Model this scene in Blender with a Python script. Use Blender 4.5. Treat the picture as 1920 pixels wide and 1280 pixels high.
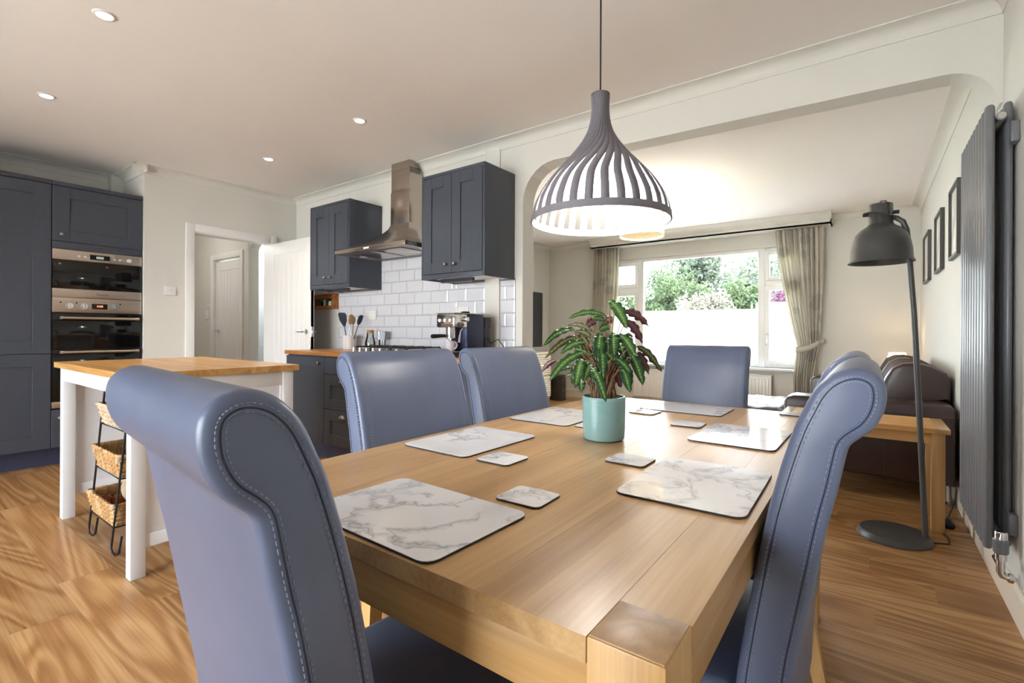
import bpy, bmesh, math, random
from mathutils import Vector, Matrix
random.seed(7)
for o in list(bpy.data.objects): bpy.data.objects.remove(o, do_unlink=True)
scene = bpy.context.scene
C = scene.collection
PI = math.pi

# ---------------------------------------------------------------- camera
FPX, YAW, HY, ROLL, EYE = 911.1, .63488, 621.4, .00493, 1.10
cd = bpy.data.cameras.new('camera'); cam = bpy.data.objects.new('camera', cd); C.objects.link(cam)
cd.sensor_width = 36; cd.lens = 36 * FPX / 1920; cd.clip_start = .02; cd.clip_end = 300
cd.shift_y = -(640 - HY) / 1920
cam.matrix_world = Matrix.Translation((0, 0, EYE)) @ Matrix.Rotation(YAW, 4, 'Z') @ Matrix.Rotation(PI / 2, 4, 'X') @ Matrix.Rotation(ROLL, 4, 'Z')
scene.camera = cam
FW = (-math.sin(YAW), math.cos(YAW)); RT = (math.cos(YAW), math.sin(YAW))
def ray(u, v):
    x = u - 960; y = v - 640; c, s = math.cos(ROLL), math.sin(ROLL)
    a = (x * c + y * s) / FPX; b = (HY - 640 - (-x * s + y * c)) / FPX
    return (FW[0] + a * RT[0], FW[1] + a * RT[1], b)
def at_y(u, v, y):
    r = ray(u, v); k = y / r[1]
    return Vector((r[0] * k, y, EYE + r[2] * k))
def at_depth(u, v, d):
    r = ray(u, v)
    return Vector((r[0] * d, r[1] * d, EYE + r[2] * d))

# ---------------------------------------------------------------- world, light, exposure
w = bpy.data.worlds.new('sky'); scene.world = w; w.use_nodes = True
nt = w.node_tree; nt.nodes.clear()
wo = nt.nodes.new('ShaderNodeOutputWorld'); bg = nt.nodes.new('ShaderNodeBackground')
tc = nt.nodes.new('ShaderNodeTexCoord'); sx = nt.nodes.new('ShaderNodeSeparateXYZ'); rp = nt.nodes.new('ShaderNodeValToRGB')
nt.links.new(tc.outputs['Generated'], sx.inputs[0]); nt.links.new(sx.outputs['Z'], rp.inputs[0])
rp.color_ramp.elements[0].position = 0; rp.color_ramp.elements[0].color = (.95, .98, 1, 1)
rp.color_ramp.elements[1].position = .8; rp.color_ramp.elements[1].color = (.55, .74, 1, 1)
nt.links.new(rp.outputs[0], bg.inputs[0]); bg.inputs[1].default_value = 8.0
nt.links.new(bg.outputs[0], wo.inputs[0])
sd = bpy.data.lights.new('sun', 'SUN'); so = bpy.data.objects.new('sun', sd); C.objects.link(so)
sd.energy = 22; sd.angle = .02; sd.color = (1, .95, .86)
so.rotation_euler = Vector((-.5, -.33, -.82)).to_track_quat('-Z', 'Y').to_euler(); so.location = (20, 6, 20)
def portal(name, loc, rot, sx_, sy_):
    l = bpy.data.lights.new(name, 'AREA'); l.shape = 'RECTANGLE'; l.size = sx_; l.size_y = sy_
    o = bpy.data.objects.new(name, l); C.objects.link(o); o.location = loc; o.rotation_euler = rot
    l.cycles.is_portal = True
portal('window_portal', (-2.0, 7.34, 1.42), (-PI / 2, 0, 0), 2.9, 1.7)
portal('patio_portal', (-2.45, -2.74, 1.1), (PI / 2, 0, 0), 3.5, 2.2)
portal('side_portal', (-4.56, 4.33, 1.1), (0, -PI / 2, 0), 2.2, 1.3)
vs = scene.view_settings
vs.view_transform = 'Standard'; vs.look = 'None'; vs.gamma = 1; vs.exposure = 1.38; vs.use_curve_mapping = False

# ---------------------------------------------------------------- materials
def lin(h):
    h = h.lstrip('#'); out = []
    for i in (0, 2, 4):
        c = int(h[i:i + 2], 16) / 255
        out.append(c / 12.92 if c <= .04045 else ((c + .055) / 1.055) ** 2.4)
    return (*out, 1)
class NM:
    def __init__(s, name):
        s.m = bpy.data.materials.new(name); s.m.use_nodes = True; s.t = s.m.node_tree
        s.b = s.t.nodes['Principled BSDF']; s.out = s.t.nodes['Material Output']
    def n(s, typ, **kw):
        x = s.t.nodes.new('ShaderNode' + typ)
        for k, v in kw.items():
            if k.startswith('i_'):
                k = k[2:]; x.inputs[int(k) if k.isdigit() else k.replace('_', ' ')].default_value = v
            else: setattr(x, k, v)
        return x
    def l(s, a, b): s.t.links.new(a, b)
    def coord(s, scale=(1, 1, 1), kind='Object', rand=0):
        tc = s.n('TexCoord'); mp = s.n('Mapping'); mp.inputs['Scale'].default_value = scale
        s.l(tc.outputs[kind], mp.inputs[0])
        if rand:
            oi = s.n('ObjectInfo'); m = s.n('Math', operation='MULTIPLY', i_1=rand); s.l(oi.outputs['Random'], m.inputs[0])
            cb = s.n('CombineXYZ')
            for i in range(3): s.l(m.outputs[0], cb.inputs[i])
            s.l(cb.outputs[0], mp.inputs['Location'])
        return mp.outputs[0]
    def noise(s, co, scale, detail=4, rough=.55, dist=0):
        x = s.n('TexNoise'); x.inputs['Scale'].default_value = scale; x.inputs['Detail'].default_value = detail
        x.inputs['Roughness'].default_value = rough; x.inputs['Distortion'].default_value = dist
        s.l(co, x.inputs['Vector']); return x.outputs['Fac']
    def ramp(s, fac, stops):
        x = s.n('ValToRGB'); e = x.color_ramp.elements
        while len(e) < len(stops): e.new(.5)
        for i, (p, c) in enumerate(stops): e[i].position = p; e[i].color = c
        s.l(fac, x.inputs[0]); return x.outputs[0]
    def mix(s, fac, a, b, typ='MIX'):
        x = s.n('MixRGB', blend_type=typ)
        for i, v in ((0, fac), (1, a), (2, b)):
            if hasattr(v, 'is_linked') or hasattr(v, 'links'): s.l(v, x.inputs[i])
            else: x.inputs[i].default_value = v
        return x.outputs[0]
    def math(s, op, a, b=0.0):
        x = s.n('Math', operation=op)
        for i, v in ((0, a), (1, b)):
            if hasattr(v, 'links'): s.l(v, x.inputs[i])
            else: x.inputs[i].default_value = v
        return x.outputs[0]
    def bump(s, h, strength=.2, dist=.002):
        x = s.n('Bump'); x.inputs['Strength'].default_value = strength; x.inputs['Distance'].default_value = dist
        s.l(h, x.inputs['Height']); s.l(x.outputs[0], s.b.inputs['Normal'])
    def base(s, c):
        if hasattr(c, 'links'): s.l(c, s.b.inputs['Base Color'])
        else: s.b.inputs['Base Color'].default_value = c
    def set(s, rough=.5, metal=0, spec=.5, coat=0, **kw):
        s.b.inputs['Roughness'].default_value = rough; s.b.inputs['Metallic'].default_value = metal
        s.b.inputs['Specular IOR Level'].default_value = spec; s.b.inputs['Coat Weight'].default_value = coat
        for k, v in kw.items(): s.b.inputs[k.replace('_', ' ')].default_value = v
M = {}
def plain(name, col, rough=.5, metal=0, spec=.5, var=.05, scale=20, bump=0, coat=0, **kw):
    k = NM(name); co = k.coord(); f = k.noise(co, scale, 3); c = lin(col) if isinstance(col, str) else col
    a = tuple(max(0, x * (1 - var)) for x in c[:3]) + (1,); b = tuple(min(1, x * (1 + var)) for x in c[:3]) + (1,)
    k.base(k.ramp(f, [(.3, a), (.7, b)])); k.set(rough, metal, spec, coat, **kw)
    if bump: k.bump(k.noise(co, scale * 8, 2), bump)
    M[name] = k.m; return k
def emit(name, col, strength):
    k = NM(name); k.base((0, 0, 0, 1)); k.b.inputs['Emission Color'].default_value = col if not isinstance(col, str) else lin(col)
    k.b.inputs['Emission Strength'].default_value = strength; M[name] = k.m
def wood(name, dark, mid, light, axis='Y', grain=1.0, rings=14, rough=.4, rand=7, contrast=1, tint=.12, bump=.08, coat=0, spec=.5, fine=.42, dist=.35):
    k = NM(name); s = {'X': (.35, 3.2, 3.2), 'Y': (3.2, .35, 3.2), 'Z': (3.2, 3.2, .35)}[axis]
    co = k.coord(tuple(v * grain for v in s), rand=rand)
    f = k.noise(co, 1.1, 2, .5, dist)
    r = k.math('SINE', k.math('MULTIPLY', f, rings * 6.28)); r = k.math('ADD', k.math('MULTIPLY', r, .5), .5)
    s2 = {'X': (1.2, 60, 60), 'Y': (60, 1.2, 60), 'Z': (60, 60, 1.2)}[axis]
    co2 = k.coord(tuple(v * grain for v in s2), rand=rand); g = k.noise(co2, 2.0, 3, .6)
    v = k.math('ADD', k.math('MULTIPLY', r, .32 * contrast), k.math('MULTIPLY', g, fine)); v = k.math('ADD', v, k.math('MULTIPLY', f, .4))
    c = k.ramp(v, [(.25, lin(dark)), (.55, lin(mid)), (.85, lin(light))])
    oi = k.n('ObjectInfo'); tr = k.ramp(oi.outputs['Random'], [(0, (1 - tint,) * 3 + (1,)), (1, (1, 1, 1, 1))])
    k.base(k.mix(1.0, c, tr, 'MULTIPLY')); k.set(rough, 0, spec, coat); k.bump(v, bump, .001); M[name] = k.m
plain('wall_paint', '#DAD8D1', .85, spec=.25, var=.012, scale=3, bump=.02)
plain('ceiling_paint', '#F0ECE8', .9, spec=.2, var=.01, scale=2)
plain('gloss_white', '#E9E8E6', .35, spec=.5, var=.01)
plain('upvc', '#EFEFEF', .3, spec=.5, var=.01)
plain('skirting_paint', '#E6DCCB', .35, var=.02)
plain('navy', '#424752', .42, spec=.45, var=.05, scale=30, bump=.03)
plain('navy_plinth', '#3E435C', .45, var=.03)
plain('island_white', '#E4E3E3', .42, var=.015)
plain('grout', '#6E7076', .9, var=.05)
plain('tile', '#D6D7DC', .1, spec=.55, var=.02, scale=6)
plain('anthracite', '#717378', .34, spec=.5, var=.03)
plain('lamp_metal', '#4A4947', .42, spec=.5, var=.05, bump=.02)
plain('chrome', '#D8D8DA', .12, 1, var=.02)
plain('pewter', '#9A948C', .3, 1, var=.06)
plain('black_plastic', '#121214', .35, var=.1)
plain('black_gloss', '#0B0A0B', .06, var=.05)
plain('iron', '#17171A', .55, var=.1)
plain('rubber', '#1B1B1D', .7)
plain('white_plastic', '#E3E2E0', .35, var=.01)
plain('tv_screen', '#2C2B2A', .5, spec=.2, var=.05)
plain('soil', '#2A211B', .95, var=.4, scale=200, bump=.8)
plain('mug', '#B9B2B6', .35, var=.04)
plain('pot_white', '#D9D5D4', .5, var=.03)
plain('coffee_navy', '#2D3350', .35, metal=.3, var=.05)
plain('silver_paint', '#B9B7B4', .3, .8, var=.03)
plain('cork', '#B98A58', .8, var=.25, scale=180)
plain('spatula', '#4E5564', .45, var=.05)
plain('spoon_wood', '#B79468', .6, var=.15, scale=60)
plain('mat_edge', '#3A3230', .6, var=.1)
plain('ivory', '#E9E3D0', .7, var=.02)
plain('oil', '#8A7A10', .15, var=.05)
plain('grey_metal', '#8C8C90', .35, .9, var=.05)
plain('net', '#B39A7C', .85, var=.2, scale=60, Alpha=.8)
plain('onion', '#8A4A22', .5, var=.3, scale=40)
plain('bark', '#6B5A48', .9, var=.25, scale=30, bump=.5)
plain('render_white', '#E8E4DC', .9, var=.03)
plain('roof_tile', '#7A5B50', .8, var=.15)
plain('grass', '#5A7038', .95, var=.3, scale=6); plain('bounce_paving', '#B9B2A8', .9, var=.08, scale=3)
plain('red_label', '#8C1F18', .5, var=.2); plain('green_label', '#1F8A3C', .5, var=.2); plain('spice_brown', '#6A3217', .5, var=.3); plain('dark_glass', '#1A1412', .15, var=.2)
plain('knit', '#E2DAC6', .8, var=.05)
plain('art_paper', '#CFCBC4', .5, var=.35, scale=5)
plain('basket_dark', '#3B342C', .7, var=.4, scale=90, bump=.6)
for nme, a, b in (('leaf_a', '#18401E', '#3E7030'), ('leaf_b', '#2A5428', '#5E8440'), ('leaf_c', '#4A262C', '#6A3A40'), ('leaf_d', '#403222', '#56602E')):
    k = NM(nme); tc_ = k.n('TexCoord'); sp = k.n('SeparateXYZ'); k.l(tc_.outputs['UV'], sp.inputs[0])
    ed = k.math('ABSOLUTE', k.math('SUBTRACT', sp.outputs['X'], .5))
    vein = k.math('SINE', k.math('MULTIPLY', k.math('ADD', sp.outputs['Y'], k.math('MULTIPLY', ed, -.5)), 70))
    cc = k.ramp(k.math('ADD', k.math('MULTIPLY', ed, 1.6), k.math('MULTIPLY', vein, .09)), [(.03, lin('#9DB463') if nme != 'leaf_c' else lin('#8A5A56')), (.09, lin(b)), (.5, lin(a))])
    k.base(cc); k.set(.32, spec=.5); k.b.inputs['Subsurface Weight'].default_value = 0; M[nme] = k.m
plain('stem', '#8A6A48', .6, var=.2, scale=60)
# leathers
def leather(name, col, rough, spec=.5, bs=.12):
    k = NM(name); co = k.coord(); f = k.noise(co, 5, 3); c = lin(col)
    k.base(k.ramp(f, [(.3, tuple(x * .9 for x in c[:3]) + (1,)), (.7, tuple(min(1, x * 1.1) for x in c[:3]) + (1,))]))
    k.set(rough, 0, spec); v = k.n('TexVoronoi'); v.inputs['Scale'].default_value = 420; k.l(co, v.inputs['Vector'])
    k.bump(k.math('ADD', k.math('MULTIPLY', v.outputs['Distance'], .35), k.noise(co, 14, 3)), bs, .0015); M[name] = k.m
leather('blue_leather', '#626C86', .36, .55)
leather('blue_seam', '#323A4E', .55, .4)
plain('thread', '#848EA8', .7, var=.05)
leather('brown_leather', '#3A2622', .3, .6, .3)
# woods
wood('oak_table', '#A27B4C', '#C29C6A', '#D5B486', 'Y', 1.0, 7, .3, contrast=.5, tint=.08)
wood('oak_apron', '#A67A45', '#C59A60', '#D8B37C', 'X', 1.0, 7, .38, contrast=.6, tint=.05)
wood('oak_leg', '#A87C48', '#C89D63', '#DAB57E', 'Z', 1.2, 7, .4, contrast=.6, tint=.05)
wood('oak_side', '#B27A3C', '#CE9A58', '#DDB278', 'X', 1.0, 8, .4, contrast=.6)
wood('end_grain', '#9C7A54', '#B08C64', '#C3A27C', 'Z', 3, 9, .4, contrast=.5)
wood('worktop_oak', '#9C5F26', '#BE8140', '#D39C5A', 'X', 1.3, 8, .3, contrast=.6)
wood('island_oak', '#A8763A', '#C99A5A', '#DDB67E', 'X', 1.2, 8, .28, contrast=.6)
wood('floor_wood', '#7A5029', '#A57544', '#C49A68', 'X', .8, 15, .36, fine=.55, dist=.9, contrast=.9, tint=.16, bump=.05, spec=.45)
wood('rack_wood', '#7A3E14', '#A55A20', '#BE7634', 'X', 2, 6, .5)
wood('wicker', '#8C6236', '#B88C58', '#D9BC8E', 'Z', 6, 5, .7, contrast=.8)
wood('wicker_pale', '#8E7458', '#BCA58A', '#DAC9B0', 'Z', 6, 5, .75, contrast=.8)
# stainless
def steel(name, col, rough, axis):
    k = NM(name); co = k.coord({'X': (2, 300, 300), 'Y': (300, 2, 300), 'Z': (300, 300, 2)}[axis]); f = k.noise(co, 1, 3)
    c = lin(col); k.base(k.ramp(f, [(.2, tuple(x * .85 for x in c[:3]) + (1,)), (.8, c)])); k.set(rough, 1); k.bump(f, .04, .0004); M[name] = k.m
steel('steel', '#BDB2A8', .26, 'X'); steel('steel_y', '#C6BAAE', .34, 'Y')
# marble
k = NM('marble'); co = k.coord((1, 1, 1), rand=23); d = k.noise(co, 3.0, 5, .6)
va = k.n('VectorMath', operation='MULTIPLY_ADD'); cbn = k.n('CombineXYZ')
for i in range(3): k.l(d, cbn.inputs[i])
k.l(cbn.outputs[0], va.inputs[0]); va.inputs[1].default_value = (.5, .5, .5); k.l(co, va.inputs[2])
n1 = k.noise(va.outputs[0], 5.0, 4, .55); vv = k.math('ABSOLUTE', k.math('SUBTRACT', n1, .5))
n2 = k.noise(co, 4, 2)
vein = k.ramp(vv, [(0, (.5, .5, .52, 1)), (.008, (.74, .74, .76, 1)), (.05, (1, 1, 1, 1))])
cl = k.ramp(n2, [(.3, lin('#D9D8D9')), (.65, lin('#ECEBEB'))])
fade = k.mix(k.ramp(n2, [(.36, (0, 0, 0, 1)), (.5, (1, 1, 1, 1))]), (1, 1, 1, 1), vein)
k.base(k.mix(1.0, cl, fade, 'MULTIPLY')); k.set(.09, 0, .5); M['marble'] = k.m
# ribbed ceramic pot
k = NM('teal_ceramic'); co = k.coord(); wv = k.n('TexWave'); wv.bands_direction = 'Z'; wv.inputs['Scale'].default_value = 70; k.l(co, wv.inputs['Vector'])
k.base(k.ramp(k.noise(co, 9), [(.3, lin('#86AEAC')), (.7, lin('#94BAB7'))])); k.set(.25, 0, .5); k.bump(wv.outputs['Fac'], .25, .001); M['teal_ceramic'] = k.m
# dotted utensil pot
k = NM('dotted'); co = k.coord((1, 1, 1)); v = k.n('TexVoronoi'); v.inputs['Scale'].default_value = 85; v.inputs['Randomness'].default_value = 0; k.l(co, v.inputs['Vector'])
k.base(k.ramp(v.outputs['Distance'], [(.22, lin('#8E8888')), (.3, lin('#D8D4D3'))])); k.set(.5); M['dotted'] = k.m
# glass kinds
def glassy(name, tint, fres=1.45, rough=0.02):
    k = NM(name); t = k.n('BsdfTransparent'); t.inputs[0].default_value = tint; g = k.n('BsdfGlossy'); g.inputs['Roughness'].default_value = rough
    f = k.n('Fresnel'); f.inputs[0].default_value = fres; x = k.n('MixShader'); k.l(f.outputs[0], x.inputs[0]); k.l(t.outputs[0], x.inputs[1]); k.l(g.outputs[0], x.inputs[2]); k.l(x.outputs[0], k.out.inputs[0]); M[name] = k.m
glassy('clear_glass', (.97, .98, .98, 1)); glassy('jar_glass', (.9, .93, .92, 1), 1.5)
k = NM('frosted'); t = k.n('BsdfTranslucent'); t.inputs[0].default_value = (.93, .95, .96, 1); df = k.n('BsdfDiffuse'); df.inputs[0].default_value = (.9, .9, .9, 1)
x = k.n('MixShader'); x.inputs[0].default_value = .18; k.l(t.outputs[0], x.inputs[1]); k.l(df.outputs[0], x.inputs[2]); k.l(x.outputs[0], k.out.inputs[0]); M['frosted'] = k.m
def cloth(name, c1, c2, pat, trans=.3, scale=7, rough=.9):
    k = NM(name); co = k.coord((1, .25, 1)); v = k.n('TexVoronoi'); v.inputs['Scale'].default_value = scale; k.l(co, v.inputs['Vector'])
    c = k.ramp(v.outputs['Distance'], [(0, lin(pat)), (.3, lin(pat)), (.34, lin(c1))]) if pat else k.ramp(k.noise(co, scale), [(.3, lin(c1)), (.7, lin(c2))])
    wv = k.noise(k.coord((400, 400, 30)), 1, 2); c = k.mix(.25, c, k.ramp(wv, [(.3, lin(c2)), (.7, lin(c1))]))
    k.base(c); k.set(rough, 0, .2); t = k.n('BsdfTranslucent'); k.l(c, t.inputs[0]); x = k.n('MixShader'); x.inputs[0].default_value = trans
    k.l(k.b.outputs[0], x.inputs[1]); k.l(t.outputs[0], x.inputs[2]); k.l(x.outputs[0], k.out.inputs[0]); M[name] = k.m
cloth('curtain', '#E4DFD3', '#CFC9BD', '#CCC8C0', .4, 4.5)
cloth('shade_cream', '#D6C8A4', '#E4DABE', None, .12, 60)
cloth('shade_grey', '#B4A6A0', '#C6BAB4', None, .4, 60)
for nme, c1, c2 in (('foliage_a', '#303E2C', '#5E6A4A'), ('foliage_b', '#3A463C', '#6A7062'), ('foliage_c', '#5C584C', '#7A766A'), ('foliage_d', '#5A3A4C', '#7A586A')):
    cloth(nme, c1, c2, None, .3, 3)
plain('pendant_slat', '#76727A', .55, var=.05); plain('pendant_inner', '#F2F0F4', .6, var=.01)
emit('downlight', (1, .93, .82, 1), 14); emit('bulb', (1, .97, .92, 1), 6); emit('bulb_warm', (1, .78, .45, 1), 6); emit('display_red', (1, .25, .08, 1), 1.2); emit('display_grey', (.6, .62, .6, 1), .25)

# ---------------------------------------------------------------- mesh helpers
def B(): return bmesh.new()
def bx(bm, x0, y0, z0, x1, y1, z1, bev=0, seg=2):
    vs_ = [bm.verts.new(p) for p in ((x0, y0, z0), (x1, y0, z0), (x1, y1, z0), (x0, y1, z0), (x0, y0, z1), (x1, y0, z1), (x1, y1, z1), (x0, y1, z1))]
    fs = [bm.faces.new([vs_[i] for i in f]) for f in ((3, 2, 1, 0), (4, 5, 6, 7), (0, 1, 5, 4), (1, 2, 6, 5), (2, 3, 7, 6), (3, 0, 4, 7))]
    if bev:
        es = list({e for f in fs for e in f.edges})
        bmesh.ops.bevel(bm, geom=es, offset=bev, segments=seg, affect='EDGES', profile=.5, clamp_overlap=True)
    return bm
def ring_frame(d):
    d = d.normalized(); a = Vector((0, 0, 1)) if abs(d.z) < .9 else Vector((1, 0, 0))
    u = d.cross(a).normalized(); return u, d.cross(u).normalized()
def tube(bm, pts, r, n=8, closed=False, cap=True, flat=1.0):
    pts = [Vector(p) for p in pts]; N = len(pts); rings = []; u = None
    for i, p in enumerate(pts):
        if closed: d = pts[(i + 1) % N] - pts[i - 1]
        else: d = pts[min(i + 1, N - 1)] - pts[max(i - 1, 0)]
        d.normalize()
        if u is None: u, v = ring_frame(d)
        else:
            u = u - d * u.dot(d)
            if u.length < 1e-6: u, v = ring_frame(d)
            u.normalize(); v = d.cross(u)
        rr = r[i] if isinstance(r, (list, tuple)) else r
        rings.append([bm.verts.new(p + (u * math.cos(2 * PI * k / n) + v * math.sin(2 * PI * k / n) * flat) * rr) for k in range(n)])
    for i in range(N if closed else N - 1):
        a, b = rings[i], rings[(i + 1) % N]
        for k in range(n): bm.faces.new((a[k], a[(k + 1) % n], b[(k + 1) % n], b[k]))
    if cap and not closed: bm.faces.new(rings[0][::-1]); bm.faces.new(rings[-1])
    return bm
def cyl(bm, p0, p1, r0, r1=None, n=16): return tube(bm, [p0, p1], [r0, r0 if r1 is None else r1], n)
def lathe(bm, prof, c=(0, 0, 0), n=24, cap=True):
    rings = []
    for r, z in prof: rings.append([bm.verts.new((c[0] + r * math.cos(2 * PI * k / n), c[1] + r * math.sin(2 * PI * k / n), c[2] + z)) for k in range(n)])
    for a, b in zip(rings, rings[1:]):
        for k in range(n): bm.faces.new((a[k], a[(k + 1) % n], b[(k + 1) % n], b[k]))
    if cap: bm.faces.new(rings[0][::-1]); bm.faces.new(rings[-1])
    return bm
def prism(bm, poly, axis, a, b, bev=0):
    def P3(p, t): return {'X': (t, p[0], p[1]), 'Y': (p[0], t, p[1]), 'Z': (p[0], p[1], t)}[axis]
    A = [bm.verts.new(P3(p, a)) for p in poly]; D = [bm.verts.new(P3(p, b)) for p in poly]; n = len(poly)
    f1 = bm.faces.new(A); f2 = bm.faces.new(D[::-1])
    for i in range(n): bm.faces.new((A[i], D[i], D[(i + 1) % n], A[(i + 1) % n]))
    if bev: bmesh.ops.bevel(bm, geom=list(f1.edges) + list(f2.edges), offset=bev, segments=3, affect='EDGES', profile=.5)
    return bm
def arc(cx, cy, r, a0, a1, n):
    return [(cx + r * math.cos(math.radians(a0 + (a1 - a0) * i / n)), cy + r * math.sin(math.radians(a0 + (a1 - a0) * i / n))) for i in range(n + 1)]
def rrect(x0, y0, x1, y1, r, n=4):
    return arc(x1 - r, y0 + r, r, -90, 0, n) + arc(x1 - r, y1 - r, r, 0, 90, n) + arc(x0 + r, y1 - r, r, 90, 180, n) + arc(x0 + r, y0 + r, r, 180, 270, n)
def ob(name, bm, mat, parent=None, smooth=None, loc=None, rot=None, **tags):
    bmesh.ops.recalc_face_normals(bm, faces=bm.faces)
    me = bpy.data.meshes.new(name); bm.to_mesh(me); bm.free()
    if isinstance(mat, str): mat = M[mat]
    me.materials.append(mat)
    if smooth:
        for p in me.polygons: p.use_smooth = True
        me.set_sharp_from_angle(angle=math.radians(smooth))
    o = bpy.data.objects.new(name, me); C.objects.link(o)
    if parent: o.parent = parent
    if loc: o.location = loc
    if rot: o.rotation_euler = rot
    for k, v in tags.items(): o[k] = v
    return o
def thing(name, label, cat, loc=(0, 0, 0), rz=0, group=None):
    o = bpy.data.objects.new(name, None); C.objects.link(o); o.location = loc; o.rotation_euler = (0, 0, rz)
    o.empty_display_size = .1; o['label'] = label; o['category'] = cat
    if group: o['group'] = group
    return o
def tag(o, label, cat, group=None):
    o['label'] = label; o['category'] = cat
    if group: o['group'] = group
    return o
def struct(name, bm, mat, parent=None, smooth=None, label=None):
    o = ob(name, bm, mat, parent, smooth)
    if not parent: o['kind'] = 'structure'
    if label: o['label'] = label
    return o
def dup(root, loc, rz, label, group=None, scale=None):
    r = root.copy(); C.objects.link(r); r.location = loc; r.rotation_euler = (0, 0, rz); r['label'] = label
    if scale: r.scale = scale
    if group: r['group'] = group
    for ch in list(root.children):
        c = ch.copy(); C.objects.link(c); c.parent = r
        for g in list(ch.children):
            d = g.copy(); C.objects.link(d); d.parent = c
    return r
def box_ob(name, x0, y0, z0, x1, y1, z1, mat, parent=None, bev=0, **k):
    return ob(name, bx(B(), x0, y0, z0, x1, y1, z1, bev), mat, parent, 40 if bev else None, **k)
def text_ob(name, txt, size, mat, parent, mtx):
    cu = bpy.data.curves.new(name, 'FONT'); cu.body = txt; cu.size = size; cu.extrude = .0004; cu.align_x = 'CENTER'; cu.align_y = 'CENTER'
    t = bpy.data.objects.new(name, cu); C.objects.link(t); bpy.context.view_layer.update()
    me = bpy.data.meshes.new_from_object(t.evaluated_get(bpy.context.evaluated_depsgraph_get())); bpy.data.objects.remove(t)
    me.materials.clear(); me.materials.append(M[mat]); o = bpy.data.objects.new(name, me); C.objects.link(o); o.parent = parent; o.matrix_local = mtx; return o
def sroot(name):
    o = bpy.data.objects.new(name, None); C.objects.link(o); o['kind'] = 'structure'; o.empty_display_size = .1; return o
# ================================================================ SETTING
XR, XL, XREC, YW, YB, YBACK, ZC = .462, -5.20, -5.85, 2.96, 3.10, -2.7, 2.56
YWIN, XLIV = 7.20, -4.50
# floor of planks
fl = struct('floor', bx(B(), -8.2, YBACK - .2, -.12, XR + .15, YWIN + .25, -.012), 'grout')
PW, PL = .19, 1.42
def plank_rows(x0, x1, y0, y1, seed):
    rnd = random.Random(seed); n = 0; y = y0
    while y < y1 - .01:
        y2 = min(y + PW, y1); x = x0 - rnd.random() * PL
        while x < x1 - .01:
            a, b = max(x, x0), min(x + PL, x1)
            if b - a > .02:
                g = .0002
                o = ob('plank', bx(B(), a + g, y + g, -.011, b - g, y2 - g, 0), 'floor_wood', fl); n += 1
            x += PL
        y = y2
    return n
plank_rows(XREC, XR, YBACK, YW + .0, 3); plank_rows(XLIV, XR, YW, YWIN, 5)
# ceilings
struct('ceiling', bx(B(), XREC - .2, YBACK - .2, ZC, XR + .2, YWIN + .3, ZC + .15), 'ceiling_paint')
# hob wall with the rounded opening to the living room
def soff(x): return 2.325 + (x + 1.8) / 2.1 * (2.283 - 2.325)
poly = [(-5.45, 0), (-2.085, 0)]
poly += [(x, z) for x, z in arc(-1.815, soff(-1.815) - .27, .27, 180, 90, 8)]
poly += [(x, z) for x, z in arc(.262, soff(.262) - .19, .19, 90, 4, 8)]
poly += [(XR + .08, 2.09), (XR + .08, ZC), (-5.45, ZC)]
wall_hob = struct('wall_hob', prism(B(), poly, 'Y', YW, YB), 'wall_paint')
box_ob('pilaster', -2.44, YW - .014, .9, -2.295, YW + .01, ZC, 'wall_paint', wall_hob, .002)
# right wall
struct('wall_right', bx(B(), XR, YBACK, 0, XR + .15, YWIN + .2, ZC), 'wall_paint')
# left wall with doorway, recess for the tall cupboards
wl = struct('wall_left', bx(B(), XL - .12, 1.537, 0, XL, 1.90, ZC), 'wall_paint')
bx_ = B(); bx(bx_, XL - .12, 1.90, 2.06, XL, 2.70, ZC); bx(bx_, XL - .12, 2.70, 0, XL, YW + .1, ZC); bx(bx_, XREC - .1, 1.537, 0, XL - .12, 1.6, ZC)
bx(bx_, XREC, 1.445, 2.2, XREC + .09, 1.537, ZC)
struct('wall_left_rear', bx(B(), XREC - .1, YBACK, 0, XL, -.268, ZC), 'wall_paint')
ob('wall_section', bx_, 'wall_paint', wl); struct('wall_recess', bx(B(), XREC - .1, -.268, 0, XREC, 1.537, ZC), 'wall_paint')
# architrave and lining of the doorway
a = B(); bx(a, XL - .001, 1.86, 0, XL + .016, 1.935, 2.115, .004); bx(a, XL - .001, 2.665, 0, XL + .016, 2.735, 2.115, .004); bx(a, XL - .001, 1.935, 2.04, XL + .016, 2.665, 2.115, .004)
bx(a, XL - .13, 1.90, 0, XL, 1.935, 2.06); bx(a, XL - .13, 2.665, 0, XL, 2.70, 2.06); bx(a, XL - .13, 1.935, 2.03, XL, 2.665, 2.06)
struct('trim_1', a, 'gloss_white', smooth=40)
# back wall with wide patio opening (behind the camera)
a = B(); bx(a, XREC, YBACK - .15, 0, -4.2, YBACK, ZC); bx(a, -.7, YBACK - .15, 0, XR + .15, YBACK, ZC); bx(a, -4.2, YBACK - .15, 2.15, -.7, YBACK, ZC)
struct('wall_back', a, 'wall_paint')
pd = sroot('door_3'); a = B()
for x in (-4.2, -3.06, -1.91, -.77): bx(a, x, YBACK - .11, 0, x + .07, YBACK - .05, 2.15, .004)
bx(a, -4.2, YBACK - .11, 2.08, -.7, YBACK - .05, 2.15, .004); bx(a, -4.2, YBACK - .11, 0, -.7, YBACK - .05, .06, .004); ob('door_frame', a, 'upvc', pd, 40)
for x in (-4.13, -2.99, -1.84): ob('pane', bx(B(), x, YBACK - .085, .06, x + 1.07, YBACK - .079, 2.08), 'clear_glass', pd)
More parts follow.
